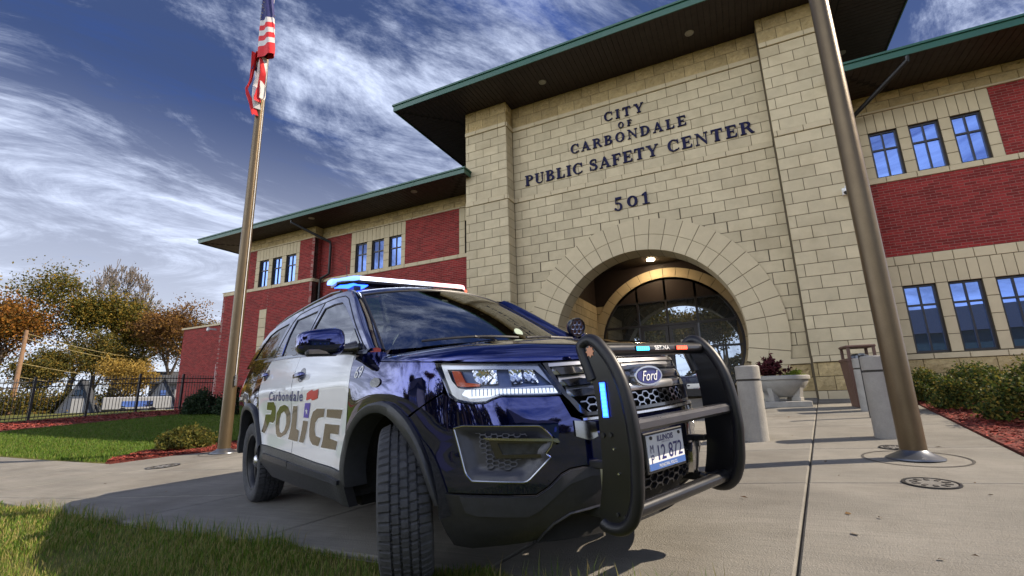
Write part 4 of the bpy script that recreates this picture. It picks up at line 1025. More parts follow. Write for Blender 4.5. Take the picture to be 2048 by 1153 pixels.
# fog pockets
for s in (-1,1):
    rimq=[(1.029,.706),(.986,.714),(.649,.690),(.60,.640),(.609,.606),(.640,.575),(.617,.561),(.719,.475),(.741,.472),(.955,.489),(.981,.519)]
    inq=[(.955,.697),(.700,.680),(.672,.648),(.63,.640),(.63,.60),(.70,.575),(.66,.565),(.742,.505),(.90,.515),(.92,.535)]
    fp=panel(rimq,lambda a,z,o: SB(a,z,o+.004-.022*smooth(pd_(a,z,rimq),.0,.05),s),[inq],sp=.015,rim=.03).build('fog_light_pocket', mClad, car, smooth=True) if False else None
    def pocket(a,z,o):
        L=np.array(PKL); d=float(np.sqrt(((L-np.array([a,z]))**2).sum(1).min())); return SB(a,z,o+.004-.030*smooth(d,.004,.055),s)
    PKL=dens(rimq,.006)
    fp=panel(rimq,pocket,sp=.014,rim=.02).build('fog_light_pocket', mClad2, car, smooth=True)
    MB().tube([SB(a,z,.005,s) for a,z in PKL[::3]],.0045,6,closed=True).build('pocket_rim', mChrome, fp, smooth=True)
    hexmesh(MB(),.70,.945,.515,.69,.017,lambda a,z,o: SB(a,z,o-.012,s),.004,lambda a,z: (inside(np.array([[a,z]]),[(.945,.694),(.711,.680),(.69,.65),(.865,.645),(.868,.585),(.733,.563),(.770,.522),(.875,.525),(.90,.535)])[0]),.008).build('pocket_mesh', mArch_, fp, fix=False)
    panel([(.875,.650),(.60,.634),(.585,.618),(.62,.560),(.85,.573)],lambda a,z,o: SB(a,z,o-.002,s),[[(.839,.634),(.625,.617),(.630,.575),(.819,.587)]],sp=.02,rim=.03).build('fog_light_bezel', mTrim, fp, smooth=True)
    panel([(.839,.634),(.622,.617),(.628,.574),(.819,.587)],lambda a,z,o: SB(a,z,o-.012,s),sp=.03,rim=.01).build('fog_light', mat('fog_lens', (.05,.055,.075), .08, metal=.6, var=.4, scale=25), fp, smooth=True)
    panel([(.90,.660),(.58,.634),(.572,.618),(.582,.616),(.60,.624),(.88,.650)],lambda a,z,o: SB(a,z,o+.008,s),sp=.02,rim=.02).build('fog_light_trim', mChrome, fp, smooth=True)
# doors
D0=1.893
FD=[(D0,1.066),(D0+.004,1.108)]+[(a,belt(a)) for a in np.linspace(1.93,3.0,12)]+[(3.0,1.0),(3.0,.7),(3.0,.517)]+[(2.483,.493),(1.962,.478),(1.958,.65),(1.911,.867),(1.894,.976)]
RD=[(3.008,.518),(3.008,1.0)]+[(a,belt(a)) for a in np.linspace(3.008,3.975,10)]+[(4.06,1.12),(4.05,.98),(4.02,.88),(3.985,.74),(3.93,.63),(3.868,.546)]+[(3.47,.532)]
def door(s,q,name):
    return panel(q,fB(s)).build(name, mWhitePt, car, smooth=True)
doors={}
for s in (-1,1):
    doors[(s,0)]=door(s,FD,'front_door'); doors[(s,1)]=door(s,RD,'rear_door')
    for k,(ac,zc) in enumerate(((2.80,1.058),(3.93,1.128))):
        d=doors[(s,k)]
        m=MB();t=[2*math.pi*j/20 for j in range(20)]
        panel([(ac+.075*math.cos(x),zc+.050*math.sin(x)) for x in t],lambda a,z,o: SB(a,z,o+.0015-.0*o,s),sp=.02,rim=0,mb=m); m.build('handle_recess', mTrim, d, smooth=True)
        prof=[]
        hm=MB();n=12
        secs=[]
        for i in range(n+1):
            u=-1+2*i/n; aa=ac+.105*u; rr=math.sqrt(max(0.02,1-u**6)); o0=.012+.026*(1-u**4)
            secs.append([SB(aa,zc+.021*rr*math.sin(w),o0+.012*math.cos(w)*rr,s) for w in [2*math.pi*j/10 for j in range(10)]])
        hm.add([p for r in secs for p in r],[(i*10+j,i*10+(j+1)%10,(i+1)*10+(j+1)%10,(i+1)*10+j) for i in range(n) for j in range(10)]+[tuple(range(10)),tuple(n*10+j for j in range(10))])
        hm.build('door_handle', mPaint, d, smooth=True)
for s in (-1,1):
    for par,L_ in ((doors[(s,0)],[(3.004,.515),(3.004,.8),(3.004,1.0),(3.004,1.2)]),(doors[(s,0)],[(1.956,.49),(1.954,.65),(1.908,.867),(1.890,.976),(1.889,1.07)]),(doors[(s,1)],[(3.868,.55),(3.935,.64),(3.990,.75),(4.022,.88),(4.053,.98),(4.063,1.12),(3.979,1.255)])):
        P=dens(L_+L_[::-1][1:-1],.05)[:max(4,int(sum(math.hypot(L_[i+1][0]-L_[i][0],L_[i+1][1]-L_[i][1]) for i in range(len(L_)-1))/.05))]
        MB().tube([SB(a,z,-.0035,s) for a,z in P],.0055,6).build('door_gap', mRubber, par, smooth=True)
# quarter panel, rear, rocker
ARO=[(3.872,.54),(3.93,.62),(3.99,.735),(4.10,.845),(4.23,.89),(4.36,.905),(4.48,.89),(4.60,.845),(4.72,.735),(4.80,.60),(4.84,.45)]
ARI=[(3.845,.42),(3.88,.50),(3.945,.60),(4.01,.70),(4.11,.795),(4.24,.832),(4.36,.84),(4.48,.832),(4.59,.79),(4.69,.69),(4.76,.55),(4.79,.42)]
QP=[(3.983,1.262),(4.066,1.12),(4.056,.98),(4.027,.88),(3.995,.745)]+ARO[3:]+[(4.90,.45),(5.55,.45),(5.55,1.30),(4.9,1.305),(4.4,1.283)]
both('quarter_panel', mPaint, lambda s: panel(QP,fB(s)))
panel([(-0.82,.45),(.82,.45),(.82,1.30),(-.82,1.30)],lambda a,z,o: SB(UMAX-abs(a),z,o,-1 if a<0 else 1),sp=.06).build('tailgate', mPaint, car, smooth=True)
both('tail_light', mDecalRed, lambda s: panel([(5.15,.98),(5.6,.98),(5.6,1.22),(5.25,1.22)],lambda a,z,o: SB(a,z,o+.006,s),sp=.05))
RK=[(1.962,.474),(2.483,.489),(3.0,.513),(3.47,.528),(3.868,.541),(3.85,.44),(3.80,.385),(3.62,.30),(1.935,.293),(1.93,.40)]
mRock = mClad
def rocker(s):
    return panel(RK,lambda a,z,o: SB(a,z,o+.008+.012*smooth(z,.50,.44),s),sp=.04,rim=.05)
rk=both('rocker_cladding', mRock, rocker)
for i,s in enumerate((-1,1)):
    for q in ([(3.741,.482),(3.718,.437),(3.069,.425),(3.015,.432),(3.015,.463)],[(3.0,.460),(3.0,.416),(2.013,.405),(1.985,.412),(1.974,.435)]):
        panel(q,lambda a,z,o: SB(a,z,o+.033,s),sp=.04,rim=.014).build('rocker_strip', mClad2, rk[i], smooth=True)
# wheel arch trims
def archtrim(O,I,zc):
    def fn(s):
        m=MB();n=60
        def res(P):
            P=np.array(P);d=np.r_[0,np.cumsum(np.hypot(*np.diff(P,axis=0).T))];t=np.linspace(0,d[-1],n);return np.c_[np.interp(t,d,P[:,0]),np.interp(t,d,P[:,1])]
        def smo(P):
            for _ in range(3): P[1:-1]=(P[:-2]+2*P[1:-1]+P[2:])/4
            return P
        o,i=smo(res(O)),smo(res(I));prof=[(0,-.01),(0,.004),(.04,.020),(.25,.030),(.7,.030),(.93,.024),(1.0,.008),(1.0,-.10)]
        vs=[SB(o[k][0]+(i[k][0]-o[k][0])*t,o[k][1]+(i[k][1]-o[k][1])*t,of,s) for k in range(n) for t,of in prof];q=len(prof)
        m.add(vs,[(k*q+j,k*q+j+1,(k+1)*q+j+1,(k+1)*q+j) for k in range(n-1) for j in range(q-1)]);return m
    return fn
mArch = mat('arch_plastic', (.034,.035,.040), .45, var=.2, scale=25, bump=.12, bscale=300, spec=.5)
both('wheel_arch_trim', mArch, archtrim(ARCO,ARCI,.37)); both('wheel_arch_trim', mArch, archtrim(ARO,ARI,.37))
# wheel wells and under side
def well(cx):
    def fn(s):
        m=MB();n=28;r=.43
        P=[(cx+r*1.04*math.cos(R(-2+186*k/n)),.365+r*math.sin(R(-2+186*k/n))) for k in range(n+1)]
        vs=[(x,s*.94,z) for x,z in P]+[(x,s*.52,z) for x,z in P]
        m.add(vs,[(k,k+1,n+2+k,n+1+k) for k in range(n)]+[tuple(range(n+1,2*n+2))]);return m
    return fn
mLiner = mat('wheel_liner', (.020,.019,.019), .9, var=.4, scale=30, bump=.6, bscale=60)
both('wheel_liner', mLiner, well(0.)); both('wheel_liner', mLiner, well(-2.865))
MB().box(-3.9,.42,-.50,.50,.26,.42).build('underbody', mDark, car); MB().box(-2.35,-.50,-.88,.88,.27,.45).build('floor_pan', mDark, car)
# greenhouse
GO=[(-.205,1.118),(-.36,1.224),(-.52,1.325),(-.70,1.448),(-.86,1.555),(-.97,1.618),(-1.10,1.650),(-1.35,1.680),(-1.9,1.705),(-2.5,1.708),(-3.05,1.695),(-3.45,1.66),(-3.62,1.58),(-3.78,1.42),(-3.86,1.29)]+[(x,z) for x,z in ((-3.3,1.285),(-2.51,1.258),(-1.55,1.207),(-.9,1.155),(-.45,1.116))]
FG=[(-1.47,1.585),(-1.25,1.580),(-1.06,1.558),(-.93,1.500),(-.70,1.375),(-.555,1.290),(-.555,1.150),(-1.53,1.222),(-1.52,1.42)]
RG=[(-1.64,1.598),(-2.26,1.615),(-2.255,1.48),(-2.19,1.26),(-1.62,1.228),(-1.60,1.42)]
QG=[(-2.50,1.622),(-3.02,1.625),(-3.28,1.60),(-3.42,1.50),(-3.55,1.36),(-2.50,1.29)]
for s in (-1,1):
    gh=panel(GO,fG(s),[FG,RG,QG],sp=.04,rim=.02).build('window_frame', mPaint, car, smooth=True)
    for nm,q in (('front_door_window',FG),('rear_door_window',RG),('quarter_window',QG)):
        panel(q,lambda x,z,o: SG(x,z,o-.010,s),sp=.06,rim=0).build(nm, mCarGlass, gh, smooth=True)
    # rubber edges and seams
    for q,w in ((FG,.016),(RG,.016),(QG,.014)):
        cx=sum(p[0] for p in q)/len(q);cz=sum(p[1] for p in q)/len(q)
        inn=[(x+(cx-x)*w*2,z+(cz-z)*w*3) for x,z in q]
        panel(q,lambda x,z,o: SG(x,z,o-.004,s),[inn],sp=.05,rim=.01).build('window_seal', mRubber, gh, smooth=True)
    sail=[(-.555,1.290),(-.40,1.190),(-.335,1.145),(-.555,1.150)]
    panel(sail,lambda x,z,o: SG(x,z,o+.006,s),sp=.05,rim=.008).build('mirror_sail', mTrim, gh, smooth=True)
    m=MB()
    for path in ([(-.27,1.125),(-.42,1.222),(-.60,1.337),(-.80,1.470),(-.95,1.565),(-1.06,1.605),(-1.25,1.632),(-1.55,1.648)],[(-1.55,1.648),(-1.575,1.42),(-1.58,1.21)],[(-1.575,1.65),(-1.9,1.665),(-2.27,1.665),(-2.36,1.62),(-2.42,1.40),(-2.46,1.26)]):
        n=[]
        P=np.array(path);d=np.r_[0,np.cumsum(np.hypot(*np.diff(P,axis=0).T))];t=np.linspace(0,d[-1],24)
        m.tube([SG(float(np.interp(k,d,P[:,0])),float(np.interp(k,d,P[:,1])),.0,s) for k in t],.0045,6)
    m.build('door_seam', mRubber, gh, smooth=True)
    # belt moulding bridging body and glass
    m=MB();A_=np.linspace(1.72,4.35,40);vs=[];
    for a in A_:
        z=belt(a);p=SB(a,z-.006,.004,s);q=SB(a,z+.008,.0,s);x=p[0];r=SG(x,z+.022,.004,s);t=SG(x,z+.022,-.015,s);vs+=[p,q,r,t]
    m.add(vs,[(i*4+j,i*4+j+1,(i+1)*4+j+1,(i+1)*4+j) for i in range(len(A_)-1) for j in range(3)]); m.build('belt_moulding', mTrim, car, smooth=True)
# pillars, windshield, roof
def wse(t):                                          # right edge of the windshield
    return Vector((-.289+(-1.0+.289)*t+.045*math.sin(math.pi*t)*0,-(.82+(.645-.82)*t),1.128+(1.606-1.128)*t+.012*math.sin(math.pi*t)))
def wsp(u,t):                                        # u -1..1 across
    e=wse(t);bow=(.30*(1-t)+.115*t)*(1-u*u);zz=(.0*(1-t)+.052*t)*(1-u*u)+.018*math.sin(math.pi*t)*(1-u*u)
    return (e.x+bow*.98,-e.y*u if False else u*(-e.y),e.z+zz)
m=MB();nu,nt_=40,20
m.add([wsp(-1+2*i/nu,j/nt_) for j in range(nt_+1) for i in range(nu+1)],[(j*(nu+1)+i,j*(nu+1)+i+1,(j+1)*(nu+1)+i+1,(j+1)*(nu+1)+i) for j in range(nt_) for i in range(nu)])
wsh=m.build('windshield', mWind, car, smooth=True)
m=MB()
for edge in ([wsp(-1,j/20) for j in range(21)],[wsp(1,j/20) for j in range(21)],[wsp(-1+2*i/40,1) for i in range(41)]): m.tube(edge,.009,6)
m.build('windshield_seal', mRubber, wsh, smooth=True)
def apil(s):
    O=np.array([(-.205,1.118),(-.36,1.224),(-.52,1.325),(-.70,1.448),(-.86,1.555),(-.97,1.618),(-1.02,1.638)]);d=np.r_[0,np.cumsum(np.hypot(*np.diff(O,axis=0).T))];m=MB();n=24;k=7;vs=[]
    for i in range(n+1):
        t=i/n;e=wse(t);o=Vector(SG(float(np.interp(t*d[-1],d,O[:,0])),float(np.interp(t*d[-1],d,O[:,1])),0,-1))
        nrm=Vector((.55,-.55,.62)).normalized()
        for j in range(k):
            u=j/(k-1);p=e.lerp(o,u)+nrm*.022*math.sin(math.pi*u)**.7;vs.append((p.x,p.y*(-s),p.z))
    m.add(vs,[(i*k+j,i*k+j+1,(i+1)*k+j+1,(i+1)*k+j) for i in range(n) for j in range(k-1)]);return m
both('windshield_pillar', mPaint, apil)
def roofm():
    m=MB();nx,ny=40,24;E=[p for p in GO if 1.6<p[1]];E=[(-1.0,1.612)]+[p for p in GO[6:12]]+[(-3.62,1.58)]
    ex=[-p[0] for p in E];ez=[p[1] for p in E];vs=[]
    for i in range(nx+1):
        f=i/nx
        for j in range(ny+1):
            u=-1+2*j/ny; x=-1.0-2.62*f; 
            z=float(np.interp(-x,ex,ez)); w=GWs(x,z)
            if f==0: p=wsp(u,1.0); vs.append((p[0]-.004,p[1],p[2]+.002)); continue
            fr=smooth(f,0,.25); bow=.115*(1-u*u)*(1-f)
            zz=z+(.052+(.075-.052)*fr)*(1-abs(u)**2.4)*(1-.25*smooth(f,.75,1))
            blend=smooth(f,0,.12); p1=wsp(u,1.0); w=w*blend+.645*(1-blend)+0
            vs.append((x+bow,u*w,zz))
    N=ny+1;m.add(vs,[(i*N+j,i*N+j+1,(i+1)*N+j+1,(i+1)*N+j) for i in range(nx) for j in range(ny)]);return m
rf=roofm().build('roof', mPaint, car, smooth=True)
both('roof_rail', mTrim, lambda s: MB().tube([(x,s*(GWs(x,z)-.05),z+.045) for x,z in ((-1.35,1.655),(-1.6,1.69),(-2.2,1.702),(-2.9,1.695),(-3.35,1.66))],.014,8), rf)
m=MB(); m.add([(-3.62,-.52,1.60),(-3.62,.52,1.60),(-4.02,.72,1.30),(-4.02,-.72,1.30)],[(0,1,2,3)]); m.build('rear_window', mCarGlass, car)
# cowl, wipers, dash, interior
m=MB();m.box(-.42,.02,-.80,.80,1.02,1.075);m.build('cowl', mClad, car)
for y0,y1,x0,x1 in ((-.62,-.02,-.16,.05),(.05,.62,.06,-.10)):
    m=MB();P=[]
    for i in range(13):
        t=i/12;u=(y0+(y1-y0)*t)/.80;p=Vector(wsp(u,.03+.02*math.sin(math.pi*t)));P.append((p.x+.012,p.y,p.z+.022))
    m.tube(P,.008,6);m.tube([P[6],(P[6][0]+.02,P[6][1]+(.12 if y0<0 else .2),P[6][2]-.01),(P[6][0]+.03,P[6][1]+.28,1.08)],.010,6);m.build('wiper', mRubber, car, smooth=True)
m=MB();m.cbox(-.95,-.30,-.78,.78,.78,1.06,.05);m.build('dashboard', mInt, car)
for y in (-.38,.38):
    m=MB();m.cbox(-1.75,-1.25,y-.24,y+.24,.45,.68,.05);m.cbox(-1.92,-1.72,y-.23,y+.23,.6,1.22,.05);m.cbox(-1.90,-1.78,y-.13,y+.13,1.24,1.42,.04);m.build('seat', mInt, car)
m=MB();m.cbox(-2.95,-2.3,-.66,.66,.45,.7,.05);m.cbox(-3.0,-2.85,-.66,.66,.7,1.2,.05);m.build('rear_seat', mInt, car)
m=MB()
for k in range(9): m.tube([(-2.05,-.62+.155*k,.9),(-2.0,-.62+.155*k,1.55)],.006,5)
m.tube([(-2.0,-.64,1.55),(-2.0,.64,1.55)],.012,6);m.build('cage', mInt, car)
m=MB();m.box(-3.7,-.95,-.72,.72,.40,.44);m.build('cabin_floor', mInt, car)
m=MB();m.lathe([(.17,0),(.185,.012),(.2,0),(.185,-.012)],24,M=Matrix.Translation((-.98,.38,1.02))@Matrix.Rotation(R(-65),4,'Y'),close=True);m.build('steering_wheel', mInt, car, smooth=True)
p=Vector(wsp(-.08,.80));m=MB();m.cbox(p.x-.07,p.x-.02,p.y-.09,p.y+.09,p.z-.10,p.z-.03,.012);m.cyl((p.x-.04,p.y,p.z-.03),(p.x-.01,p.y,p.z-.005),.012);m.build('rear_view_mirror', mInt, car)
p=Vector(wsp(-.30,.78));m=MB();m.cyl((p.x-.05,p.y,p.z-.06),(p.x+.0,p.y,p.z-.06),.028,n=16);m.build('dash_camera', mSilver, car, smooth=True)
pt=Vector(wsp(.10,.14));n_=Vector((.80,0,.60))
m=MB();m.cyl(pt+n_*.004,pt+n_*.007,.034,n=24);m.build('windshield_sticker', mat('pale_sticker',(.22,.28,.22),.6), wsh)
# mirrors
def mirror(s):
    m=MB();nu_,nv=20,14;vs=[];c=Vector((-.47,1.125,1.193))
    for i in range(nv+1):
        th=-math.pi/2+math.pi*i/nv
        for j in range(nu_):
            ph=2*math.pi*j/nu_;sq=lambda v,e: math.copysign(abs(v)**e,v)
            x=sq(math.cos(th),.55)*sq(math.cos(ph),.65);y=sq(math.cos(th),.55)*sq(math.sin(ph),.55);z=sq(math.sin(th),.55)
            p=Vector((x*.072 if x>0 else x*.030,y*.118,z*.078)); p.z*=1-.10*(y) ; p.x-=.05*(y)
            p+=c; vs.append((p.x,s*p.y,p.z))
    m.add(vs,[(i*nu_+j,i*nu_+(j+1)%nu_,(i+1)*nu_+(j+1)%nu_,(i+1)*nu_+j) for i in range(nv) for j in range(nu_)]);return m
ms=both('side_mirror', mPaint, mirror)
for o,s in zip(ms,(-1,1)):
    MB().tube([(-.43,s*1.06,1.150),(-.42,s*.99,1.150),(-.415,s*.935,1.155)],[.030,.032,.045],10).build('mirror_arm', mTrim, o, smooth=True)
    MB().cbox(-.525,-.512,s*1.125-.10,s*1.125+.10,1.135,1.25,.004).build('mirror_glass', mRefl, o)
    m=MB();q=[(-.10,-.05),(.10,-.045),(.09,-.085),(-.08,-.085)]
    m.cbox(-.45,-.40,min(s*1.04,s*1.215),max(s*1.04,s*1.215),1.112,1.150,.012);m.build('mirror_lower_shell', mClad, o)
# spotlight by the driver's pillar
spc=Vector((-.35,.925,1.30));axis=(Vector((2.26,-2.0,.95))-spc).normalized();axis=(axis+Vector((.5,.45,-.15))).normalized()
Msp=Matrix.Translation(spc)@axis.to_track_quat('Z','Y').to_matrix().to_4x4()
m=MB();m.lathe([(0,-.085),(.035,-.08),(.062,-.055),(.078,-.01),(.080,.025),(.074,.032),(.070,.020)],28,M=Msp);sp=m.build('spotlight', mTrim, car, smooth=True)
MB().tube([spc-Vector((0,0,.07)),(-.36,.93,1.20),(-.38,.92,1.14)],.012,8).build('spotlight_stem', mBlackM, sp, smooth=True)
m=MB();m.lathe([(0,.020),(.070,.018),(.070,.010),(0,.010)],24,M=Msp);m.build('spotlight_lens', mat('frosted_lens',(.5,.52,.56),.25), sp)
m=MB()
for x,y in [(0,0)]+[(.042*math.cos(R(60*k)),.042*math.sin(R(60*k))) for k in range(6)]: m.lathe([(.0,.013),(.012,.016),(.019,.024),(.021,.024),(.021,.012)],10,(x,y,0),M=Msp)
m.build('spotlight_led', mHL, sp, smooth=True)
# light bar
lb=MB();hw=.675;LX,LZ=-1.5,1.835
def barsec(y,k=1.):                                  # section at lateral y
    e=smooth(abs(y),hw-.16,hw);cx=LX-.10*e;d=.125*(1-.45*e)*k;h=.030*(1-.35*e)*k
    return cx,d,h
def bar(y0,y1,n,zo=(.0,1.),k=1.,sh=.0):
    m=MB();N_=16;vs=[]
    for i in range(n+1):
        y=y0+(y1-y0)*i/n;cx,d,h=barsec(y,k)
        for j in range(N_):
            t=2*math.pi*j/N_;c,s_=math.cos(t),math.sin(t);vs.append((cx+d*math.copysign(abs(c)**.6,c),y,LZ+sh+h*math.copysign(abs(s_)**.7,s_)))
    m.add(vs,[(i*N_+j,i*N_+(j+1)%N_,(i+1)*N_+(j+1)%N_,(i+1)*N_+j) for i in range(n) for j in range(N_)]+[tuple(range(N_)),tuple(n*N_+j for j in range(N_))]);return m
lbo=bar(-hw+.03,hw-.03,20,k=.96,sh=-.022).build('light_bar', mTrim, car, smooth=True)
mLensB=emit('blue_lens',(.16,.30,1.0),.7)
for y0,y1,mm in ((-hw,-.50,mLensB),(-.497,-.30,mWhiteL),(-.297,-.10,mWhiteL),(-.097,.085,mWhiteL),(.088,.20,emit('blue_white_led',(.55,.68,1.0),.7)),(.203,.42,mPinkL),(.423,.60,mPinkL),(.603,hw,mRedL)):
    bar(y0,y1,8).build('light_bar_lens', mm, lbo, smooth=True)
bar(-hw+.05,-.42,8,k=.80,sh=-.030).build('blue_flasher', mBlueL, lbo, smooth=True)
for y in (-.5,.5): MB().cbox(LX-.09,LX+.06,y-.03,y+.03,1.715,1.81,.01).build('light_bar_foot', mBlackM, lbo)
# antenna
MB().tube([(-2.3,-.25,1.76),(-2.33,-.25,2.2)],.004,6).build('antenna', mBlackM, car)
# decals
def decal(q,off,s,mm,par,sp=.03): return panel(q,lambda a,z,o: SB(a,z,o+off,s),sp=sp,rim=0).build('decal', mm, par, smooth=True)
POL={'P':[[(3.704,.893),(3.496,.889),(3.440,.852),(3.445,.80),(3.487,.745),(3.554,.723),(3.673,.728),(3.837,.634),(3.908,.649),(3.795,.791),(3.614,.791),(3.573,.822),(3.738,.829)]],
'O':[[(3.178,.862),(3.085,.845),(3.036,.798),(3.045,.74),(3.09,.69),(3.185,.643),(3.332,.614),(3.425,.618),(3.470,.638),(3.483,.70),(3.423,.80),(3.311,.849)]],
'L':[[(2.949,.847),(2.842,.846),(2.915,.690),(2.851,.676),(2.881,.600),(3.121,.610),(3.040,.70)]],
'I':[[(2.740,.745),(2.636,.742),(2.675,.68),(2.746,.597),(2.851,.601),(2.790,.673)]],
'C':[[(2.437,.821),(2.293,.819),(2.322,.770),(2.426,.762),(2.487,.735),(2.509,.690),(2.494,.650),(2.403,.640),(2.439,.589),(2.554,.594),(2.605,.615),(2.625,.645),(2.617,.69),(2.574,.761),(2.518,.803)]],
'E':[[(2.254,.816),(1.996,.809),(2.037,.758),(2.277,.768)],[(2.308,.728),(2.058,.722),(2.085,.668),(2.226,.672),(2.236,.641),(2.105,.629),(2.128,.581),(2.389,.584)]]}
OIN=[(3.2,.812),(3.15,.785),(3.165,.72),(3.22,.672),(3.30,.648),(3.35,.655),(3.365,.69),(3.345,.75),(3.29,.795)]
def grow(q,d):
    q=q if poly_area(q)>0 else q[::-1];r=[]
    for i in range(len(q)):
        a,b,c=Vector(q[i-1]),Vector(q[i]),Vector(q[(i+1)%len(q)]);e0=(b-a).normalized();e1=(c-b).normalized();n0=Vector((e0.y,-e0.x));n1=Vector((e1.y,-e1.x));mm=n0+n1;l=max(.45,mm.dot(n0));r.append((b.x+mm.x*d/l,b.y+mm.y*d/l))
    return r
for s in (-1,1):
    par=doors[(s,0)]; par2=doors[(s,1)]
    mir=(lambda q: q) if s<0 else (lambda q: [(2*2.85-a,z) for a,z in q])
    for k,ps in POL.items():
        for q in ps:
            pp=par2 if (sum(a for a,z in mir(q))/len(q))>3.0 else par
            decal(mir(grow(q,.010)),.0012,s,mDecalW,pp)
            if k=='O': panel(mir(q),lambda a,z,o: SB(a,z,o+.0028,s),[mir(OIN)],sp=.03,rim=0).build('decal', mGold, pp, smooth=True)
            else: decal(mir(q),.0028,s,mGold,pp)
    q=[(2.67,.862),(2.557,.861),(2.625,.762),(2.729,.766)]
    decal(mir(q),.0028,s,mPurple,par)
    st=[(2.648+(.030 if j%2==0 else .012)*math.sin(R(36*j)),.806+(.027 if j%2==0 else .010)*math.cos(R(36*j))) for j in range(10)]
    decal(mir(st),.0042,s,mDecalW,par,.02)
    fl=[(2.625,.925),(2.57,.938),(2.507,.946),(2.497,.934),(2.44,.938),(2.387,.944),(2.411,.888),(2.47,.878),(2.528,.876),(2.539,.889),(2.59,.884),(2.643,.879)]
    decal(mir(fl),.0028,s,mDecalRed,par)
    V,F=fit_text('Carbondale',.93,.074,shear=.2,space=1.2,bold=.018)
    sg=-1 if s<0 else 1
    o=MB().add([SB(3.185+(-u)*1.0*(1 if s<0 else -1),.925+v+.030*(-u)*(1 if s<0 else -1)+0,.003,s) for u,v in V],F).build('city_lettering', mDecalBlue, par, fix=False)
    V,F=fit_text('69',.105,.062,shear=.25)
    MB().add([SB(1.765-u*(1 if s<0 else -1),1.006+v,.003,s) for u,v in V],F).build('number_lettering', mDecalW, car, fix=False)
    t=[2*math.pi*j/16 for j in range(16)]
    panel([(1.54+.052*math.cos(x),.938+.024*math.sin(x)) for x in t],lambda a,z,o: SB(a,z,o+.006,s),sp=.02,rim=.006).build('side_marker', mTrim, car, smooth=True)
# push bumper
PB=[(.883,.997),(.915,.90),(.931,.843),(.940,.748),(.937,.62),(.931,.51),(.912,.41),(.890,.33),(.90,.292),(.94,.277),(.996,.283),(1.04,.315),(1.068,.365),(1.085,.42),(1.096,.499),(1.104,.58),(1.102,.669),(1.095,.75),(1.075,.85),(1.035,.94),(.98,1.01),(.945,1.033),(.915,1.033),(.893,1.02)]
pb=MB()
for y,z,r in ((0,.33,.030),): pb.tube([(1.0,-.44,z),(1.0,.44,z)],r,14)
pbo=pb.build('push_bumper', mBumper, car, smooth=True); pbo['label']='black push bumper with two curved uprights and three cross bars'
MB().tube([(.968,-.44,.986),(.968,.44,.986)],.030,16).build('upper_bar', mBumper, pbo, smooth=True)
m=MB();m.cbox(1.02,1.095,-.44,.44,.642,.690,.012);m.build('middle_bar', mat('satin_bar',(.10,.10,.11),.30,metal=.7), pbo)
for s in (-1,1):
    def cat(poly,n):
        P=np.array(poly);out=[]
        for i in range(len(P)):
            p0,p1,p2,p3=P[i-1],P[i],P[(i+1)%len(P)],P[(i+2)%len(P)]
            for k in range(n):
                t=k/n;out.append(tuple(.5*((2*p1)+(-p0+p2)*t+(2*p0-5*p1+4*p2-p3)*t*t+(-p0+3*p1-3*p2+p3)*t**3)))
        return out
    PBs=cat(PB,4)
    m=MB();m.prism(PBs,.424,.446,lambda x,z,y: (x,s*y,z));up=m.build('upright', mBumper, pbo)
    path=cat(PB,3);i0=8*3;path=path[i0:]+path[:2*3]
    m=MB();m.tube([(x,s*.438,z) for x,z in path],.027,10);m.build('rubber_edge', mRubber, up, smooth=True)
    MB().cbox(.75,.93,s*.42-.02,s*.42+.02,.50,.53,.004).build('mount_bracket', mBlackM, up);MB().cbox(.72,.93,s*.40-.02,s*.40+.02,.30,.34,.004).build('mount_bracket', mBlackM, up)
    for x,z,mm,r in ((.957,.638,mBlackM,.011),(.996,.640,mBlackM,.011),(1.005,.585,mSilver,.0055),(1.015,.49,mSilver,.0055),(.985,.335,mBlackM,.009),(1.02,.33,mBlackM,.009),(1.005,.302,mSilver,.011)):
        MB().cyl((x,s*.440,z),(x,s*.453,z),r,r*.8,12).build('bolt', mm, up, smooth=True)
    m=MB();m.cbox(.968,1.004,s*.446-.004,s*.446+.008,.705,.855,.003);lm=m.build('led_module', mBlackM, up)
    for k in range(8): MB().cbox(.977,.995,s*.455-.002,s*.455+.004,.716+.0165*k,.728+.0165*k,.002).build('led', mBlueC if s<0 else mRedL, lm)
    MB().cbox(.972,1.0,s*.4535-.001,s*.4535+.001,.709,.851,.0004).build('led_glow_lens', mBlueL if s<0 else mRedL, lm)
    st=[(.936+(.024 if j%2==0 else .016)*math.sin(R(22.5*j)),.984+(.026 if j%2==0 else .017)*math.cos(R(22.5*j))) for j in range(16)]
    MB().prism(st,.446,.449,lambda x,z,y: (x,s*y,z)).build('badge', mBadge, up)
for y,mm in ((-.15,mBlueC),(.19,mRedL)):
    m=MB();m.cbox(.985,1.002,y-.055,y+.055,.974,1.0,.004);o=m.build('led_module', mBlackM, pbo)
    for k in range(6): MB().cbox(.9995,1.006,y-.048+.0165*k,y-.036+.0165*k,.978,.996,.001).build('led', mm, o)
V,F=fit_text('SETINA',.13,.020,bold=.02)
MB().add([(.968+.0305*math.cos(.15+v/.03),.02+u,.986+.0305*math.sin(.15+v/.03)) for u,v in V],F).build('bar_lettering', mDecalW, pbo, fix=False)
m=MB();m.tube([(.93,.30,.355),(.95,.33,.335),(.97,.42,.345)],.012,6);m.build('cable', mRubber, pbo, smooth=True)
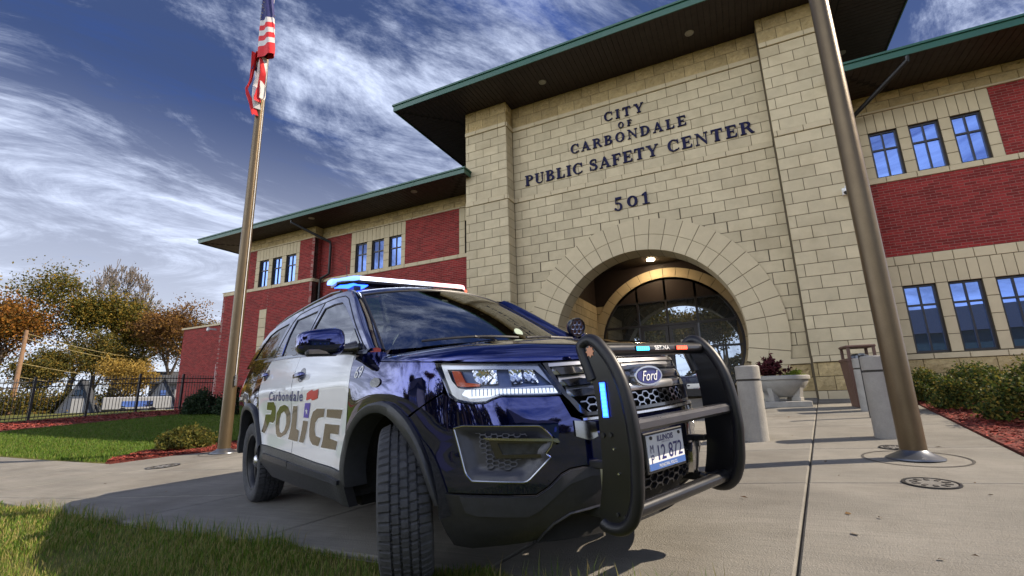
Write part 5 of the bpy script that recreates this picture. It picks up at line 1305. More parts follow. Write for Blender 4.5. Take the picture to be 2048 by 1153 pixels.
# number plate
m=MB();m.cbox(.938,.950,-.165,.165,.428,.606,.004);plo=m.build('plate_frame', mBlackM, pbo)
pp=MB().cbox(.949,.955,-.152,.152,.441,.594,.002).build('number_plate', mPlateW, plo)
MB().box(.9552,.9556,-.150,.150,.443,.472).build('plate_band', mPlateB, plo)
for t_,W_,H_,y,z,mm,kw in (('ILLINOIS',.135,.026,.0,.574,mDecalBlue,dict(bold=.03)),('12 872',.205,.066,.030,.512,mDecalBlue,dict(bold=.01)),('M',.026,.036,-.118,.534,mDecalBlue,{}),('P',.022,.036,-.118,.490,mDecalBlue,{}),('MUNICIPAL POLICE',.15,.014,0,.456,mPlateW,{}),('LAND OF LINCOLN',.07,.006,0,.555,mDecalBlue,{})):
    V,F=fit_text(t_,W_,H_,**kw);MB().add([(.9562,y+u,z+v) for u,v in V],F).build('plate_lettering', mm, plo, fix=False)
for y in (-.118,.118): MB().cyl((.954,y,.582),(.960,y,.582),.008,n=10).build('plate_bolt', mBlackM, plo)
# wheels
def tire(r=.365,w=.123):
    m=MB();n=280
    prof=[(.235,-.098),(.262,-.112),(.300,-.120),(.328,-.118),(.343,-.110)]
    tread=[]
    gro=[-.058,-.020,.020,.058]
    ys=[-.098]
    for g_ in gro: ys+=[g_-.0055,g_-.004,g_+.004,g_+.0055]
    ys.append(.098)
    for y in ys:
        dr=.009 if any(abs(abs(y-g_)-.004)<1e-6 for g_ in gro) else 0
        tread.append((r-.011*(y/.098)**4-.003*(y/.098)**2-dr,y))
    prof=prof+tread+[(a,-b) for a,b in prof[::-1]];k=len(prof);vs=[]
    nt0=5;nt1=5+len(tread)
    for i in range(n):
        t=2*math.pi*i/n
        for j,(rr,y) in enumerate(prof):
            sip=0;sh=0
            if nt0<=j<nt1:
                rib=sum(y>g_ for g_ in gro)
                ph=(i+rib*2)%5
                if ph==0 and rib in (0,4): sip=.010
                elif ph==0: sip=.007
                sh=.010*(1 if rib in (1,) else -1 if rib in (3,) else 0)*((y+.04)/.02 if rib==1 else 1)
            elif j in (nt0-1,nt1) and i%5==0: sip=.005
            tt=t+sh
            vs.append(((rr-sip)*math.cos(tt),y,(rr-sip)*math.sin(tt)))
    m.add(vs,[(i*k+j,i*k+j+1,((i+1)%n)*k+j+1,((i+1)%n)*k+j) for i in range(n) for j in range(k-1)]);return m
def rim():
    m=MB();n=48
    prof=[(.238,.100),(.246,.104),(.238,.092),(.222,.080),(.214,.03),(.212,-.09),(.238,-.098)]
    vs=[(a*math.cos(2*math.pi*i/n),b,a*math.sin(2*math.pi*i/n)) for i in range(n) for a,b in prof];k=len(prof)
    m.add(vs,[(i*k+j,i*k+j+1,((i+1)%n)*k+j+1,((i+1)%n)*k+j) for i in range(n) for j in range(k-1)]);return m
def spokes():
    m=MB()
    for s5 in range(5):
        a0=2*math.pi*s5/5;P=[]
        sec=[(.05,.30,.072),(.11,.30,.070),(.17,.26,.060),(.216,.30,.045)]
        vs=[]
        for rr,wd,y in sec:
            for da,yy in ((-wd,y),(wd,y),(wd,y-.025),(-wd,y-.025)):
                wv=wd*.09/max(rr,.09)*1.0
                t=a0+(wv if da>0 else -wv);vs.append((rr*math.cos(t),yy,rr*math.sin(t)))
        m.add(vs,[(i*4+j,i*4+(j+1)%4,(i+1)*4+(j+1)%4,(i+1)*4+j) for i in range(3) for j in range(4)])
    m.lathe([(0,.055),(.07,.055),(.075,.04)],24,M=Matrix.Rotation(R(-90),4,'X'));return m
tm=tire().mesh('tire',True);tm.set_sharp_from_angle(angle=R(28));rm=rim().mesh('rim',True)
for me,mm in ((tm,mTire),(rm,mRim)): me.materials.append(mm)
spm=spokes();bm_=spm.mesh('spokes');bm=bmesh.new();bm.from_mesh(bm_);bmesh.ops.recalc_face_normals(bm,faces=bm.faces);bm.to_mesh(bm_);bm.free();bm_.materials.append(mRim)
hub=MB();hub.lathe([(0,.088),(.02,.087),(.045,.080),(.056,.066),(.058,.05)],24,M=Matrix.Rotation(R(-90),4,'X'));hm_=hub.mesh('hub_cap',True);hm_.materials.append(mSilver)
STEER=-29
for x,s,st in ((0,-1,STEER),(0,1,STEER+3),(-2.865,-1,0),(-2.865,1,0)):
    w=bpy.data.objects.new('wheel',rm);COL.objects.link(w);w.parent=car;w.location=(x,s*.855,.362);w.rotation_euler=(0,R(17*(x+3)),R(st)+(math.pi if s<0 else 0))
    for nm,me in (('tire',tm),('spokes',bm_),('hub_cap',hm_)):
        o=bpy.data.objects.new(nm,me);COL.objects.link(o);o.parent=w
    MB().cyl((0,0,0),(0,-.09,0),.15,n=24).build('brake_disc', mRim, w)
# ------------------------------------------------------------------ street furniture
def flagpole(x, y, label, r0, h):
    z = G(x, y); p = thing('flagpole', label, 'flagpole', (x, y, z))
    m = MB(); m.lathe([(r0, .04), (r0*.98, 2.5), (r0*.78, h*.7), (r0*.5, h)], 32); m.build('pole', mPole, p, smooth=True)
    m = MB(); m.lathe([(r0*2.15, .0), (r0*2.1, .012), (r0*1.75, .028), (r0*1.2, .055), (r0*1.01, .075)], 32); m.build('base_collar', mPoleBase, p, smooth=True)
    m = MB(); m.lathe([(0, h+.16), (.06, h+.14), (.085, h+.07), (.06, h), (.0, h-.02)], 16); m.build('finial', mSilver, p, smooth=True)
    return p
fpl = flagpole(-2.94, -7.42, 'bronze flagpole carrying the drooping flag, behind the car', .105, 10.2)
fpr = flagpole(6.79, -7.58, 'bare bronze flagpole in the paving in front of the right hand bollards', .098, 10.2)
m = MB(); m.tube([(.118, 0, 1.3), (.117, 0, 5), (.09, 0, 10.1)], .006, 5); m.build('halyard', mWhiteP, fpl); m = MB(); m.cbox(.095, .13, -.02, .02, 1.24, 1.28, .004); m.cbox(.12, .14, -.02, .02, 1.16, 1.36, .004); m.build('cleat', mSilver, fpl)
def ringsheet(name, x, y, r0, r1, mm, par=None, dz=.004, n=48):
    m = MB(); vs = [(x+r*math.cos(2*math.pi*i/n), y+r*math.sin(2*math.pi*i/n)) for r in (r0, r1) for i in range(n)]
    m.add([(a, b, G(a, b)+dz) for a, b in vs], [(i, (i+1) % n, n+(i+1) % n, n+i) for i in range(n)]); return m.build(name, mm, par)
for p, x, y in ((fpl, -2.94, -7.42), (fpr, 6.79, -7.58)):
    o = ringsheet('footing_joint', x, y, .365, .385, mJoint, p); o.matrix_parent_inverse = Matrix.Translation(-Vector(p.location))
def manhole(x, y, r, label):
    z = G(x, y); t = thing('manhole_cover', label, 'manhole cover', (x, y, z), (R(3.06), -R(1.7 if x < 5.5 else 0), 0), 'small round covers set in the paving')
    m = MB(); m.lathe([(r*.90, .001), (r*.91, .009), (r, .009), (r*1.01, -.02)], 40); m.build('rim', mBlackM, t, smooth=True)
    m = MB(); m.lathe([(0, .006), (r*.86, .006), (r*.87, -.01)], 40); m.build('lid', mat('iron_lid%d' % int(r*1000), (.17,.165,.155), .6, metal=.3, var=.3, scale=20, bump=.3, bscale=80), t)
    m = MB()
    for k in range(10):
        a = 2*math.pi*k/10; m.box(-.012, .012, r*.45, r*.72, .006, .011, M=Matrix.Rotation(a, 4, 'Z'))
    m.build('lid_ribs', mJoint, t)
manhole(6.62, -8.56, .165, 'round iron cover in the paving in front of the bare flagpole')
manhole(6.78, -7.02, .13, 'round cover half hidden behind the bare flagpole')
manhole(-2.6, -8.58, .22, 'round cover in the walkway left of the car near the mulch bed')
def bollard(x, y, h, label):
    z = G(x, y); t = thing('bollard', label, 'bollard', (x, y, z), (0, 0, 0), 'concrete bollards by the entrance'); r = .135
    m = MB(); m.lathe([(r, -.05), (r, h-.185)], 40); m.build('shaft', mConcW, t, smooth=True)
    m = MB(); m.lathe([(r, h-.160), (r, h-.014), (r-.014, h), (0, h+.002)], 40); m.build('cap', mConcW, t, smooth=True)
    m = MB(); m.lathe([(r-.014, h-.19), (r-.014, h-.155)], 32); m.build('groove', mJoint, t, smooth=True)
bollard(5.575, -6.60, .86, 'sunlit concrete bollard beside the planter, right of the push bumper')
bollard(6.90, -6.32, .90, 'concrete bollard directly behind the bare flagpole base')
bollard(7.36, -3.25, .86, 'concrete bollard in the gap between trash can and the front bollard')
bollard(4.35, -6.9, .88, 'concrete bollard hidden behind the police car')
t = thing('steel_post', 'thin dark steel post between the two right hand bollards', 'post', (7.17, -4.3, G(7.17, -4.3)))
m = MB(); m.cyl((0, 0, -.05), (0, 0, .92), .042, n=16); m.build('post', mBlackM, t, smooth=True); m = MB(); m.lathe([(.05, .91), (.05, .935), (0, .95)], 16); m.build('cap', mPoleBase, t, smooth=True)
# trash can
mBrownP = mat('brown_plastic', (.11,.058,.042), .6, var=.1, bump=.1, bscale=200)
x, y = 7.46, -2.55; t = thing('trash_can', 'brown square trash can with open arched top by the right pier', 'trash can', (x, y, G(x, y)), (0, 0, R(5)))
m = MB(); b, c = .19, .245
m.add([(-b,-b,0),(b,-b,0),(b,b,0),(-b,b,0),(-c,-c,.84),(c,-c,.84),(c,c,.84),(-c,c,.84),(-c+.03,-c+.03,.84),(c-.03,-c+.03,.84),(c-.03,c-.03,.84),(-c+.03,c-.03,.84),(-b+.03,-b+.03,.1),(b-.03,-b+.03,.1),(b-.03,b-.03,.1),(-b+.03,b-.03,.1)],
      [(0,3,2,1),(0,1,5,4),(1,2,6,5),(2,3,7,6),(3,0,4,7),(4,5,9,8),(5,6,10,9),(6,7,11,10),(7,4,8,11),(8,9,13,12),(9,10,14,13),(10,11,15,14),(11,8,12,15),(12,13,14,15)]); m.build('bin', mBrownP, t)
MB().cbox(-c-.012, c+.012, -c-.012, c+.012, .80, .85, .008).build('rim', mBrownP, t)
m = MB()
for s in (-1, 1): m.cbox(-.215, -.17, s*.2-.022, s*.2+.022, .85, 1.04, .005, M=Matrix.Shear('XZ', 4, (0, 0)) if False else None); m.cbox(.17, .215, s*.2-.022, s*.2+.022, .85, 1.04, .005)
m.cbox(-.23, .23, -.23, .23, 1.04, 1.085, .012); m.build('hood', mBrownP, t)
m = MB(); m.lathe([(.17, .85), (.16, .90), (.10, .93), (0, .935)], 24); m.build('ash_tray', mPoleBase, t, smooth=True)
# ---- leaves
def leafmat(name, cols, rough=.7, trans=.35):
    m = bpy.data.materials.new(name); m.use_nodes = True; nt = m.node_tree; N = nt.nodes.new; L = nt.links.new
    b = nt.nodes['Principled BSDF']; out = nt.nodes['Material Output']; g_ = N('ShaderNodeNewGeometry'); r = N('ShaderNodeValToRGB'); r.color_ramp.interpolation = 'LINEAR'
    el = r.color_ramp.elements
    while len(el) < len(cols): el.new(.5)
    for i, c in enumerate(cols): el[i].position = i/(len(cols)-1); el[i].color = c+(1,)
    L(g_.outputs['Random Per Island'], r.inputs[0]); L(r.outputs[0], b.inputs['Base Color']); b.inputs['Roughness'].default_value = rough; b.inputs['Specular IOR Level'].default_value = .25
    tr = N('ShaderNodeBsdfTranslucent'); L(r.outputs[0], tr.inputs[0]); mx = N('ShaderNodeMixShader'); mx.inputs[0].default_value = trans
    L(b.outputs[0], mx.inputs[1]); L(tr.outputs[0], mx.inputs[2]); L(mx.outputs[0], out.inputs[0]); return m
def fast_mesh(name, V, F, mm, parent=None, **kw):
    me = bpy.data.meshes.new(name); V = np.asarray(V, np.float32); F = np.asarray(F, np.int32); n, k = F.shape
    me.vertices.add(len(V)); me.vertices.foreach_set('co', V.ravel()); me.loops.add(n*k); me.loops.foreach_set('vertex_index', F.ravel())
    me.polygons.add(n); me.polygons.foreach_set('loop_start', np.arange(0, n*k, k, dtype=np.int32)); me.polygons.foreach_set('loop_total', np.full(n, k, np.int32)); me.update(calc_edges=True); me.validate()
    return link(name, me, mm, parent, **kw)
def leaf_quads(P, size, rng, aspect=.55, up=.3):
    """one folded leaf quad per point"""
    n = len(P); a = rng.normal(size=(n, 3)); a[:, 2] += up*0; a /= np.linalg.norm(a, axis=1)[:, None]; b = rng.normal(size=(n, 3)); b -= (a*b).sum(1)[:, None]*a; b /= np.linalg.norm(b, axis=1)[:, None]
    s = (size*rng.uniform(.6, 1.35, n))[:, None]; w = s*aspect*.5
    V = np.stack([P-a*s*.5, P+b*w, P+a*s*.5, P-b*w], 1).reshape(-1, 3); F = np.arange(n*4).reshape(n, 4); return V, F
GV = np.vectorize(G)
mYew = leafmat('yew_leaves', [(.030,.045,.010), (.075,.085,.016), (.17,.14,.025), (.10,.10,.02), (.045,.06,.012)])
mBox = leafmat('shrub_leaves', [(.012,.024,.008), (.035,.06,.012), (.11,.13,.02), (.20,.15,.028), (.05,.07,.014), (.02,.04,.01)])
mRose = leafmat('rose_leaves', [(.010,.022,.010), (.022,.045,.016), (.035,.05,.02)])
mStem = mat('brown_stem', (.07,.05,.035), .9)
def shrub(x, y, rx, ry, h, label, mm, n, ls, seed, group=None, name='shrub', flowers=None):
    z = G(x, y); t = thing(name, label, 'shrub', (x, y, z), (0, 0, 0), group); rng = np.random.default_rng(seed)
    m = MB(); rr = random.Random(seed); tips = []
    for k in range(26):
        a = rr.uniform(0, 6.28); e = rr.uniform(.3, 1.0); q = Vector((rx*.85*e*math.cos(a), ry*.85*e*math.sin(a), h*(.35+.6*math.sqrt(max(0, 1-e*e*.8)))*rr.uniform(.8, 1.08)))
        m.tube([(rr.uniform(-.04, .04), rr.uniform(-.04, .04), -.03), tuple(q*.5+Vector((0, 0, .03))), tuple(q)], [.009, .006, .003], 5); tips.append(q)
    m.build('stem', mStem, t)
    d = rng.normal(size=(n, 3)); d /= np.linalg.norm(d, axis=1)[:, None]; d[:, 2] = np.abs(d[:, 2])
    lump = 1+.13*np.sin(d[:, 0]*5+seed)*np.sin(d[:, 1]*6+seed*2)+.10*np.sin(d[:, 2]*9+d[:, 0]*7)
    r = rng.uniform(.45, 1.0, n)**.5*lump*rng.uniform(.9, 1.06, n)
    P = np.c_[d[:, 0]*r*rx, d[:, 1]*r*ry, .04+d[:, 2]*r*h*.93]
    V, F = leaf_quads(P, ls, rng); fast_mesh('foliage', V, F, mm, t)
    if flowers:
        P2 = P[(r > .85)][:flowers]; V, F = leaf_quads(P2.repeat(5, 0)+rng.normal(size=(len(P2)*5, 3))*.012, .05, rng, 1.0); fast_mesh('blossoms', V, F, leafmat('rose_petals', [(.75,.70,.68), (.70,.40,.42), (.8,.75,.7)]), t)
    return t
shrub(-4.42, -7.22, .50, .48, .42, 'low round yew shrub in the mulch bed left of the flagpole with the flag', mYew, 5200, .05, 3)
shrub(-14.35, -1.0, .85, .6, .95, 'dark rose bush with pale blossoms against the brick wall, left of the flagpole', mRose, 5200, .10, 5, 'rose bushes by the brick wall', 'rose_bush', 16)
shrub(-12.45, -.9, .8, .6, 1.15, 'taller dark rose bush between the flagpole and the car tail', mRose, 5200, .10, 6, 'rose bushes by the brick wall', 'rose_bush', 12)
GRP = 'yellow green shrubs in the right hand bed'
for i, (x, y, rx, h, lb) in enumerate(((8.55, -1.75, .52, .56, 'small yellow green shrub nearest the bollards, at the back of the mulch bed'), (9.45, -1.35, .55, .62, 'shrub with reddish leaf tips against the split stone base under the windows'), (8.72, -3.35, .60, .66, 'dense green shrub in the middle of the bed behind the flagpole'),
    (9.75, -2.75, .62, .70, 'bright yellow tipped shrub under the lower right window'), (8.80, -4.95, .62, .70, 'largest dark green shrub overhanging the front of the mulch bed'), (10.2, -4.3, .62, .72, 'yellowing shrub at the frame edge behind the front shrub'), (10.7, -1.4, .6, .7, 'green shrub at the wall below the third lower window'))):
    shrub(x, y, rx, rx*.95, h, lb, mBox, 9500, .046, 20+i, GRP)
# ---- planter
x, y = 6.2, -2.05; t = thing('planter', 'round pale concrete planter bowl with dark red plant by the entrance', 'planter', (x, y, G(x, y)), (0, 0, R(8)))
m = MB(); m.cbox(-.40, .40, -.40, .40, -.03, .09, .012); m.build('plinth', mConcW, t)
m = MB(); m.lathe([(.20, .16), (.26, .20), (.40, .34), (.47, .45), (.475, .50), (.51, .505), (.515, .565), (.49, .58), (.45, .575), (.43, .50), (.0, .49)], 48); m.build('bowl', mConcW, t, smooth=True)
for k in range(4):
    a = R(45+90*k); M_ = Matrix.Rotation(a, 4, 'Z'); m = MB(); m.cbox(.20, .38, -.06, .06, .088, .16, .008, M=M_); m.add([M_ @ Vector(p) for p in ((.22,-.05,.155),(.36,-.05,.155),(.36,.05,.155),(.22,.05,.155),(.30,-.05,.33),(.40,-.05,.34),(.40,.05,.34),(.30,.05,.33))], [(0,3,2,1),(4,5,6,7),(0,1,5,4),(1,2,6,5),(2,3,7,6),(3,0,4,7)]); m.build('foot', mConcW, t)
m = MB(); m.lathe([(0, .53), (.44, .53), (.44, .48)], 32); m.build('soil', mSoil, t)
pz = G(x, y)
def potplant(x, y, z, rx, h, n, ls, mm, label, cat, seed, name):
    tt = thing(name, label, cat, (x, y, z)); rng = np.random.default_rng(seed); m = MB(); rr = random.Random(seed); P = []
    for k in range(34):
        a = rr.uniform(0, 6.28); e = rr.uniform(.15, 1); q = Vector((rx*e*math.cos(a), rx*e*math.sin(a), h*(1-.55*e*e)*rr.uniform(.75, 1.15))); m.tube([(0, 0, 0), tuple(q*.55+Vector((0, 0, h*.18))), tuple(q)], [.008, .005, .003], 4)
        for u in np.linspace(.35, 1.05, n//34): P.append(tuple(q*u+Vector((0, 0, h*.3*u*(1-u)))))
    m.build('stem', mStem, tt); P = np.array(P)+rng.normal(size=(len(P), 3))*.02; V, F = leaf_quads(P, ls, rng, .4); fast_mesh('foliage', V, F, mm, tt)
potplant(x-.17, y-.05, pz+.50, .34, .42, 1900, .085, leafmat('burgundy_leaves', [(.035,.010,.014), (.09,.018,.025), (.14,.03,.035), (.05,.02,.02)]), 'spiky burgundy red plant spilling over the planter bowl', 'plant', 31, 'red_plant')
potplant(x+.24, y-.05, pz+.50, .20, .16, 900, .06, leafmat('lime_leaves', [(.07,.12,.012), (.20,.24,.02), (.12,.17,.02)]), 'low lime green plant on the right side of the planter bowl', 'plant', 32, 'green_plant')
# ---- flag
mFR = mat('flag_red', (.62,.018,.022), .75, var=.15); mFW = mat('flag_white', (.62,.58,.55), .75, var=.1); mFB = mat('flag_blue', (.020,.022,.12), .75, var=.15)
def flag():
    m = MB(); n = 40; PX, PY_ = -2.94, -7.42
    zb = [9.75, 9.4, 9.1, 8.85, 8.6, 8.36, 8.22, 8.08, 7.94, 7.80, 7.66, 7.52, 7.38]
    cols = [2, 2, 2, 2, 2, 1, 0, 1, 0, 1, 0, 0]
    def sec(z):
        w = .10+.43*min(1, max(0, (9.7-z)/2.2))**.9; out = []
        for i in range(n+1):
            s = i/n; fold = 3.0
            ph = s*2*math.pi; X = PX-.07+w*(.5-.5*math.cos(ph))*(1.0 if s < .5 else .94)
            Y = PY_-.115-.11*math.sin(ph)*(.35+w)-.022*math.sin(ph*5+z*2.0); out.append((X, Y, z-.055*(.5-.5*math.cos(ph))*0-.03*math.sin(ph)))
        return out
    for a, b, c in zip(zb, zb[1:], cols):
        K = 3
        for k in range(K):
            A, B = sec(a+(b-a)*k/K), sec(a+(b-a)*(k+1)/K); m.add(A+B, [(i, i+1, n+2+i, n+1+i) for i in range(n)], c)
    rr = random.Random(2)
    for k in range(26):                                     # stars on the canton
        z = 8.42+.98*(k/26); s = rr.choice((.12, .2, .3, .4, .47)); S_ = sec(z); i = int((.55+.42*s)*n) if k % 2 else int((.08+.4*s)*n); p = Vector(S_[i]); r = .024
        nx = (Vector(CAMP)-p).normalized(); ux = Vector((nx.y, -nx.x, 0)).normalized(); uz = nx.cross(ux)
        q = [p+nx*.03+(ux*math.sin(R(36*j))+uz*math.cos(R(36*j)))*(r if j % 2 == 0 else r*.42) for j in range(10)]; m.add(q, [tuple(range(10))], 1)
    def ribbon(path, w, c, y0, ph):
        P = [Vector((x, PY_-y0-.03*math.sin(z*6+ph), z)) for x, z in path]; Q = []
        for i in range(len(P)-1):
            for k in range(5): Q.append(P[i].lerp(P[i+1], k/5))
        Q.append(P[-1]); vs = []
        for i, p in enumerate(Q):
            for j in range(7):
                u = j/6-.5; vs.append((p.x+u*w, p.y+.05*math.cos(u*math.pi*1.6+i*.12+ph)-.02, p.z-.05*u))
        m.add(vs, [(i*7+j, i*7+j+1, (i+1)*7+j+1, (i+1)*7+j) for i in range(len(Q)-1) for j in range(6)], c)
    ribbon([(-2.98, 7.6), (-3.0, 7.3), (-3.02, 7.0), (-3.03, 6.7), (-2.98, 6.45)], .34, 1, .06, 1.2)
    ribbon([(-2.90, 7.6), (-2.93, 7.35), (-3.0, 7.1), (-3.05, 6.8), (-2.95, 6.5), (-2.90, 6.2)], .20, 1, .10, .5)
    ribbon([(-2.98, 7.55), (-3.06, 7.25), (-3.12, 6.95), (-3.18, 6.72), (-3.10, 6.55), (-2.98, 6.30), (-2.90, 6.05)], .15, 0, .15, 0)
    ribbon([(-2.92, 7.5), (-2.80, 7.25), (-2.77, 7.0), (-2.84, 6.7), (-2.86, 6.45), (-2.80, 6.32)], .11, 0, .12, 2)
    ribbon([(-2.82, 7.42), (-2.76, 7.1), (-2.79, 6.8), (-2.77, 6.5), (-2.76, 6.40)], .08, 1, .09, 3)
    ribbon([(-3.03, 7.45), (-3.10, 7.2)], .08, 2, .08, 3)
    o = m.build('flag', [mFR, mFW, mFB], None, smooth=True, fix=False); tag(o, 'drooping red white and blue flag with stars hanging on the pole', 'flag'); return o
flag()
# ---- planting beds and chips
mChip = leafmat('mulch_chip', [(.07,.020,.014), (.22,.035,.025), (.36,.075,.05), (.12,.05,.035), (.25,.03,.025)], .9, .0)
def bed(poly, name='mulch_bed', dz=.012):
    xs = [p[0] for p in poly]; ys = [p[1] for p in poly]; st = .25 if max(xs)-min(xs) < 9 else .6
    return panel(poly, lambda u, v, o: (u, v, G(u, v)+dz+o), sp=st, rim=.05).build(name, mMulch, None, smooth=False, kind='structure')
LB = [(-4.28,-8.56), (-3.86,-8.05), (-3.45,-7.52), (-3.05,-6.9), (-2.75,-6.3), (-2.3,-5.4), (-2.9,-5.1), (-3.9,-6.0), (-5.05,-7.15), (-5.0,-7.7), (-4.65,-8.3)]
RB = [(bedx(-10.4)+.03,-10.4), (bedx(-7.4)+.03,-7.4), (bedx(-4)+.03,-4), (bedx(.5)+.03,.55), (13.4,.55), (13.4,-10.4)]
FBD = [(-22.15,-4.35), (-20.5,3.3), (-15.8,3.3), (-15.75,-.75), (-15.55,-6.4), (-23.2,-9.0)]
bed(LB); bed(RB); bed(FBD)
def sample(poly, n, rng):
    P = np.array(poly); lo, hi = P.min(0), P.max(0); out = []
    while sum(len(o) for o in out) < n:
        q = rng.uniform(lo, hi, (n, 2)); out.append(q[inside(q, poly)])
    return np.concatenate(out)[:n]
def chips(poly, n, size, seed, name):
    rng = np.random.default_rng(seed); q = sample(poly, n, rng); z = GV(q[:, 0], q[:, 1])+.016+rng.uniform(0, .02, n); P = np.c_[q, z]
    a = rng.uniform(0, 6.28, n); d = np.c_[np.cos(a), np.sin(a), rng.normal(0, .22, n)]; e = np.c_[-np.sin(a), np.cos(a), rng.normal(0, .3, n)]; L_ = size*rng.uniform(.5, 1.4, n)[:, None]; w = L_*.28
    V = np.stack([P-d*L_/2-e*w/2, P+d*L_/2-e*w/2*.6, P+d*L_/2+e*w/2, P-d*L_/2+e*w/2*.7], 1).reshape(-1, 3); fast_mesh(name, V, np.arange(4*n).reshape(n, 4), mChip, None, kind='stuff')
chips(LB, 9000, .055, 1, 'mulch_chips'); chips([p if p[0] < 10.6 else (10.6, p[1]) for p in RB], 26000, .05, 2, 'mulch_chips'); chips([(-22.1,-4.4), (-20.6,2.9), (-16,2.5), (-15.75,-.75), (-15.55,-6.4), (-22.5,-7.6)], 9000, .11, 3, 'mulch_chips')
rngf = np.random.default_rng(77); qf = rngf.uniform((-3, -10.3), (8.2, -1.2), (150, 2)); qf = qf[(qf[:, 0] < bedx(qf[:, 1])) & (rngf.uniform(0, 1, len(qf)) < .25+.75*np.clip((qf[:, 0]-5)/3, 0, 1))]
Vf, Ff = leaf_quads(np.c_[qf, GV(qf[:, 0], qf[:, 1])+.008], .045, rngf, .7); Zf = np.repeat(GV(qf[:, 0], qf[:, 1]), 4); Vf[:, 2] = Zf+.003+np.abs(Vf[:, 2]-Zf)*.35; fast_mesh('fallen_leaves', Vf, Ff, leafmat('dry_leaf', [(.06,.03,.015), (.14,.075,.03), (.20,.12,.05), (.05,.035,.02)], .9, .1), None, kind='stuff')
# ---- grass
mBlade = leafmat('grass_blades', [(.045,.10,.008), (.085,.17,.012), (.13,.20,.02), (.24,.21,.06), (.34,.28,.11), (.10,.17,.015)], .6, .35)
mBladeF = leafmat('far_grass_blades', [(.045,.10,.008), (.075,.15,.012), (.10,.17,.018), (.16,.17,.04)], .6, .3)
def blades(q, h, w, seed, name, mm, bend=.45, fold=2):
    rng = np.random.default_rng(seed); n = len(q); z = GV(q[:, 0], q[:, 1])-.012; B = np.c_[q, z]; a = rng.uniform(0, 6.28, n); l = rng.uniform(.15, 1, n)*bend
    hh = h*rng.uniform(.45, 1.25, n); d = np.c_[np.cos(a), np.sin(a), np.zeros(n)]; s = np.c_[-np.sin(a), np.cos(a), np.zeros(n)]*(w*rng.uniform(.6, 1.3, n))[:, None]/2; up = np.array([0, 0, 1.])
    M1 = B+d*(hh*l*.3)[:, None]+up*(hh*.55)[:, None]; T1 = B+d*(hh*l)[:, None]+up*(hh*np.sqrt(np.maximum(.1, 1-l*l*.8)))[:, None]
    V = np.stack([B-s, B+s, M1+s*.8, M1-s*.8, T1], 1).reshape(-1, 3); i = np.arange(n)[:, None]*5
    F = np.concatenate([i+[[0, 1, 2]], i+[[0, 2, 3]], i+[[3, 2, 4]]]); return fast_mesh(name, V, F, mm, None, kind='stuff')
rng = np.random.default_rng(11)
def noise2(q, s, seed):
    r = np.random.default_rng(seed); v = np.zeros(len(q))
    for k in range(7):
        a = r.uniform(0, 6.28); f = s*r.uniform(.5, 2.2); v += np.sin(q[:, 0]*f*math.cos(a)+q[:, 1]*f*math.sin(a)+r.uniform(0, 6.28))
    return v/3
q = rng.uniform((-9, -12.9), (8.5, -10.25), (620000, 2)); e = -10.47-.048*(q[:, 0]+2.17)+.05*noise2(q, 6, 4)-.02
dist = np.hypot(q[:, 0]-5.5, q[:, 1]+13.0); ok = (q[:, 1] < e) & (dist > .55) & (rng.uniform(0, 1, len(q)) < np.clip((3.2/dist)**1.5, .10, 1)) & (rng.uniform(0, 1, len(q)) < np.clip(.72+.5*noise2(q, 4, 8), .25, 1))
ok &= ~((q[:, 0] > 4.6) & (q[:, 1] > -11.0) & (rng.uniform(0, 1, len(q)) < .82))
q = q[ok]; far = np.hypot(q[:, 0]-5.5, q[:, 1]+13) > 5
blades(q[~far], .046, .0042, 5, 'lawn_grass', mBlade, .7); blades(q[far], .05, .008, 6, 'lawn_grass', mBlade, .7)
q = rng.uniform((-1.5, -10.9), (7.2, -10.5), (4200, 2)); e = -10.47-.048*(q[:, 0]+2.17); ok = (q[:, 1] < e+.035) & (q[:, 1] > e-.16) & (noise2(q, 3, 5) > -.1)
blades(q[ok], .135, .0045, 7, 'edge_grass', mBlade, .75)
LL = [(-4.4,-8.55), (-5.1,-7.3), (-5.1,-6.9), (-2.4,-4.9), (-2.2,-.6), (-9.9,.1), (-15.6,-.2), (-15.5,-6.5), (-23.4,-9.2), (-40,-8.45), (-24,-8.7)]
q = sample(LL, 230000, rng); dist = np.hypot(q[:, 0]-5.5, q[:, 1]+13.0); ok = rng.uniform(0, 1, len(q)) < np.clip((9.5/dist)**1.3, .2, 1); q = q[ok]
blades(q, .058, .011, 9, 'lawn_grass', mBladeF, .6)
# ---- fence
F0, F1 = Vector((-23.0, -7.9)), Vector((-20.48, 3.36)); fd = (F1-F0).normalized(); Lf = (F1-F0).length; off = ((Vector((-22.03, -3.54))-F0).length) % 1.83
fen = thing('security_fence', 'black metal picket fence along the lawn in front of the trees', 'fence', (F0.x, F0.y, G(F0.x, F0.y)))
fb = Vector(fen.location); ang = math.atan2(fd.y, fd.x)
pk = MB().cbox(-.011, .011, -.011, .011, .07, 1.80, .003).mesh('picket'); pk.materials.append(mBlackM)
po = MB().cbox(-.045, .045, -.045, .045, -.1, 1.86, .01).mesh('post'); po.materials.append(mBlackM)
d = 0.0
while d < Lf:
    p = F0+fd*d; z = G(p.x, p.y)
    near = min(abs(((d-off) % 1.83)), 1.83-((d-off) % 1.83)) < .06
    if not near:
        o = bpy.data.objects.new('picket', pk); COL.objects.link(o); o.parent = fen; o.location = (p.x-fb.x, p.y-fb.y, z-fb.z); o.rotation_euler = (0, 0, ang)
    d += .122
d = off
ds = [0.0]
